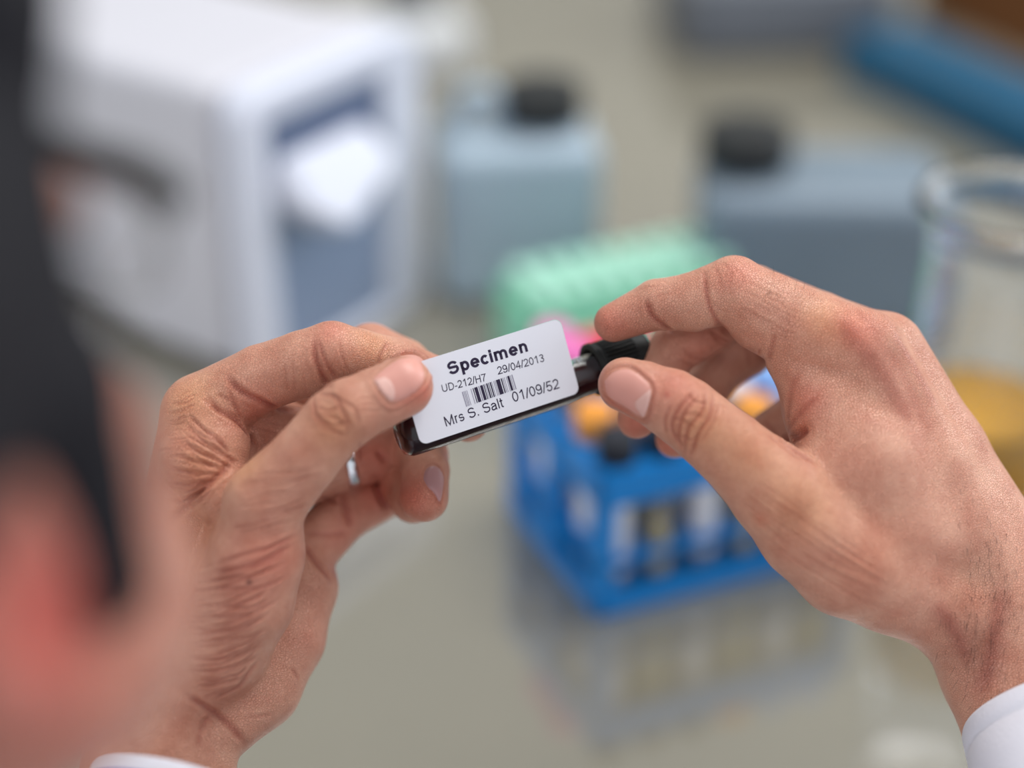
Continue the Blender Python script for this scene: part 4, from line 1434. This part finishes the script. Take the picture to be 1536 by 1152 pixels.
protos = {}
FRONT = ['white', 'yellow', 'white', 'yellow', 'white', 'light blue']
layout = {  # (column, row): (cap, liquid height, has label)
    (0, 0): ('black', 0.0, True), (1, 0): ('black', 0.05, False), (2, 0): ('black', 0.0, True), (3, 0): ('orange', 0.05, False), (4, 0): ('light blue', 0.0, True), (5, 0): ('light blue', 0.05, False),
    (0, 1): ('orange', 0.0, True), (1, 1): ('orange', 0.05, False), (2, 1): ('black', 0.0, True), (3, 1): ('white', 0.05, False), (4, 1): ('light blue', 0.0, True), (5, 1): ('white', 0.0, True),
    (0, 2): ('pink', 0.0, True, 0.022), (1, 2): ('white', 0.05, False), (2, 2): ('orange', 0.0, True), (3, 2): ('purple', 0.0, True), (4, 2): ('white', 0.05, False), (5, 2): ('light blue', 0.0, True),
    (0, 3): ('pink', 0.0, True, 0.02), (1, 3): ('red', 0.0, True, 0.010), (2, 3): ('red', 0.0, True), (3, 3): ('red', 0.05, False), (4, 3): ('white', 0.0, True), (5, 3): ('purple', 0.0, True)}
ROWN = ['front row', 'second row', 'third row', 'back row']
COLN = ['first from the left', 'second from the left', 'third from the left', 'third from the right', 'second from the right', 'first from the right']
cr_, sr_ = math.cos(RY), math.sin(RY)
for (i, j), key in layout.items():
    cn = key[0]
    lx, ly = X0+SP*i, Y0+SP*j
    loc = (0.043+lx*cr_-ly*sr_, 0.694+lx*sr_+ly*cr_, BENCH+0.0091)
    if key not in protos:
        t = make_tube(*key); protos[key] = t
    else:
        src = protos[key]; t = src.copy(); col.objects.link(t)
        for ch in list(src.children):
            c_ = ch.copy(); col.objects.link(c_); c_.parent = t
    t.location = loc
    set_props(t, f'{cn}-capped test tube in the blue rack, {ROWN[j]}, {COLN[i]}', 'test tube', 'test tubes in the blue rack')

# ------------------------------------------------------------------ mint-green rack with small capped tubes
M['mint'] = mat('mint_plastic', lin(140, 216, 182), rough=0.4)
M['mint_cap'] = mat('mint_cap', lin(176, 226, 204), rough=0.45)
g0 = ground(802, 575); g0 = Vector((g0.x, g0.y, BENCH))
mr = empty('mint_rack', g0, RY+0.02, 'mint green rack behind the blue rack, filled with small mint-capped tubes', 'rack')
bmo('top_plate', holes_plate(0.150, 0.058, 8, 3, 0.018, 0.0060, 0.042, 0.045, 0.012, 0.011), M['mint'], mr)
bm = bmesh.new()
for (cx, cy, sx, sy) in ((.075, .0011, .1508, .003), (.075, .0569, .1508, .003), (.0011, .029, .003, .0588), (.1489, .029, .003, .0588)):
    add_box(bm, (cx, cy, 0.0243), (sx, sy, 0.0424))
bmo('side_wall', bm, M['mint'], mr)
bm = bmesh.new(); add_box(bm, (.075, .029, 0.0015), (.15, .058, 0.003)); bmo('base_plate', bm, M['mint'], mr)
proto = None
cm, sm_ = math.cos(RY+0.02), math.sin(RY+0.02)
NTH = ['first', 'second', 'third', 'fourth', 'fifth', 'sixth', 'seventh', 'last']
for i in range(8):
    for j in range(3):
        if proto is None:
            t = proto = empty('sample_tube')
            bm = bmesh.new(); add_lathe(bm, [(0, 0), (0.0025, 0.001), (0.0052, 0.012), (0.0054, 0.040), (0.0046, 0.040), (0.0044, 0.012), (0, 0.003)], 16); bmo('tube_wall', bm, M['tube'], t, smooth=True)
            bm = bmesh.new(); add_lathe(bm, [(0.0048, 0.0435), (0.0078, 0.0435), (0.0080, 0.052), (0.0066, 0.0555), (0, 0.056)], 18); bmo('cap', bm, M['mint_cap'], t, smooth=True)
        else:
            t = proto.copy(); col.objects.link(t)
            for ch in list(proto.children):
                c_ = ch.copy(); col.objects.link(c_); c_.parent = t
        lx, ly = 0.012+0.018*i, 0.011+0.018*j
        t.location = (g0.x+lx*cm-ly*sm_, g0.y+lx*sm_+ly*cm, BENCH+0.0032)
        set_props(t, f'small mint-capped tube in the mint rack, {["front", "middle", "back"][j]} row, {NTH[i]} from the left', 'tube', 'small tubes in the mint rack')

# ------------------------------------------------------------------ conical flask of amber liquid (right)
M['clear'] = mat('flask_glass', (0.97, 0.98, 1.0), rough=0.01, trans=1.0, ior=1.45)
M['amber'] = mat('amber_liquid', lin(240, 178, 60), rough=0.05, trans=0.35, ior=1.33)
gf = ground(1437, 800)
fk = empty('glass_beaker', gf, 0, 'tall glass beaker with flared rim and amber liquid, at the right edge', 'beaker')
w_ = 0.0022
outp = [(0.001, 0.0), (0.038, 0.0), (0.042, 0.003), (0.0430, 0.010), (0.0425, 0.060), (0.0395, 0.120), (0.038, 0.170), (0.0395, 0.186), (0.0425, 0.190), (0.0450, 0.193), (0.0455, 0.198), (0.0435, 0.201)]
inp = [(0.0405, 0.199), (0.0370, 0.188), (0.0355, 0.170), (0.037, 0.120), (0.040, 0.060), (0.0405, 0.010), (0.039, 0.0035), (0.001, 0.003)]
bm = bmesh.new(); add_lathe(bm, outp+inp, 64, closed=True); bmo('beaker_wall', bm, M['clear'], fk, smooth=True)
bm = bmesh.new(); add_lathe(bm, [(0, 0.0029), (0.0391, 0.0034), (0.0406, 0.010), (0.0401, 0.060), (0.0386, 0.084), (0, 0.084)], 64); bmo('liquid', bm, M['amber'], fk, smooth=False)

# ------------------------------------------------------------------ grey-blue jerrycans with black caps
M['can'] = mat('can_plastic', lin(158, 174, 186), rough=0.35, noise=0.05, nscale=20)
M['can_dark'] = mat('can_dark', lin(112, 126, 138), rough=0.35, noise=0.05, nscale=20)
M['black_cap'] = mat('black_cap', (0.012, 0.013, 0.014), rough=0.5)


def jerrycan(name, px, py, rz, w, d, h, capx, m, label, capr=0.026):
    p = ground(px, py)
    t = empty(name, p, rz, label, 'jerrycan')
    bm = bmesh.new(); add_box(bm, (0, 0, h/2), (w, d, h)); bmo('can_body', bm, m, t, bevel=min(w, d)*0.16, seg=6)
    bm = bmesh.new(); add_lathe(bm, [(capr*0.9, 0), (capr*0.9, 0.008)], 32, Matrix.Translation((capx, 0, h-0.001))); bmo('neck', bm, m, t, smooth=True)
    bm = bmesh.new()
    n = 48
    rings = []
    for r, z in ((capr*1.02, 0.004), (capr*1.05, 0.006), (capr*1.05, 0.026), (capr*0.97, 0.029), (0, 0.029)):
        if r == 0: rings.append([bm.verts.new((capx, 0, h+z))]); continue
        rings.append([bm.verts.new((capx+r*(1+(0.03 if k % 2 else 0))*math.cos(2*math.pi*k/n), r*(1+(0.03 if k % 2 else 0))*math.sin(2*math.pi*k/n), h+z)) for k in range(n)])
    for A_, B_ in zip(rings, rings[1:]):
        for k in range(n):
            bm.faces.new([A_[k], A_[(k+1) % n], B_[0]] if len(B_) == 1 else [A_[k], A_[(k+1) % n], B_[(k+1) % n], B_[k]])
    bm.faces.new(rings[0]); bmesh.ops.recalc_face_normals(bm, faces=bm.faces)
    bmo('cap', bm, M['black_cap'], t)
    if w > 0.12: return t
    sgn = -1 if capx > 0 else 1
    bm = bmesh.new(); hx = sgn*w*0.22
    add_tube(bm, [(hx-sgn*w*0.14, 0, h-0.004), (hx-sgn*w*0.12, 0, h+0.018), (hx-sgn*w*0.04, 0, h+0.026), (hx+sgn*w*0.08, 0, h+0.024), (hx+sgn*w*0.16, 0, h-0.006)], 0.007, 12)
    bmo('handle', bm, m, t, smooth=True)
    return t


jerrycan('jerrycan', 772, 418, 0.12, 0.110, 0.085, 0.115, 0.018, M['can'], 'pale grey-blue jerrycan with black cap beside the white analyser')
jerrycan('jerrycan', 1216, 455, -0.05, 0.165, 0.10, 0.100, -0.052, M['can_dark'], 'darker slate-blue wide jerrycan with black cap behind the right hand', 0.028)
low = jerrycan('square_bottle', 588, 100, 0.3, 0.13, 0.10, 0.055, 0.020, M['cabinet'], 'low light grey square bottle with black cap behind the analyser', 0.024)
low['category'] = 'bottle'

# ------------------------------------------------------------------ far right: blue binder, cardboard box; top centre: dark instrument
M['binder'] = mat('binder_blue', lin(0, 76, 108), rough=0.45)
M['sheet'] = mat('sheet_white', lin(225, 225, 225), rough=0.7)
M['card'] = mat('cardboard', lin(104, 62, 24), rough=0.8, noise=0.06, nscale=30)
M['slate'] = mat('slate_case', lin(96, 100, 108), rough=0.45)
b0, b1 = ground(1270, 112), ground(1545, 246)
bd = Vector((b1.x-b0.x, b1.y-b0.y)); by = math.atan2(bd.y, bd.x); BL = 0.32
bn = empty('ring_binder', b0, by, 'blue ring binder lying on the bench at the upper right', 'binder')
bm = bmesh.new(); add_box(bm, (BL/2, 0.03, 0.002), (BL, 0.075, 0.003)); bmo('cover', bm, M['binder'], bn, bevel=0.001)
bm = bmesh.new(); add_box(bm, (BL/2, 0.03, 0.038), (BL, 0.075, 0.003)); bmo('cover', bm, M['binder'], bn, bevel=0.001)
bm = bmesh.new(); add_box(bm, (BL/2, -0.009, 0.020), (BL, 0.003, 0.039)); bmo('spine', bm, M['binder'], bn, bevel=0.001)
bm = bmesh.new(); add_box(bm, (BL/2, 0.032, 0.020), (BL-0.02, 0.066, 0.028)); bmo('pages', bm, M['sheet'], bn)
bx = empty('cardboard_box', ground(1370, 66)+Vector((0.06, 0.03, 0)), by, 'brown cardboard box at the top right corner behind the blue binder', 'box')
bm = bmesh.new(); add_box(bm, (0.10, 0.10, 0.055), (0.36, 0.20, 0.11)); bmo('carton', bm, M['card'], bx, bevel=0.002)
for s in (-1, 1):
    bm = bmesh.new(); add_box(bm, (0.10, 0.10+s*0.0505, 0.1112), (0.35, 0.098, 0.002)); bmo('flap', bm, M['card'], bx)
ds = empty('instrument_case', ground(1185, 88), 0.1, 'dark slate instrument case at the top centre, left of the blue binder', 'instrument')
bm = bmesh.new(); add_box(bm, (0, 0.09, 0.040), (0.20, 0.18, 0.072)); bmo('case', bm, M['slate'], ds, bevel=0.006)
bm = bmesh.new(); add_box(bm, (0, -0.001, 0.040), (0.17, 0.006, 0.055)); bmo('front_panel', bm, M['slate'], ds, bevel=0.002)
for sx in (-1, 1):
    bm = bmesh.new(); add_lathe(bm, [(0.010, 0), (0.010, 0.004), (0, 0.004)], 16, Matrix.Translation((sx*0.08, 0.09, 0))); bmo('foot', bm, M['black_cap'], ds)
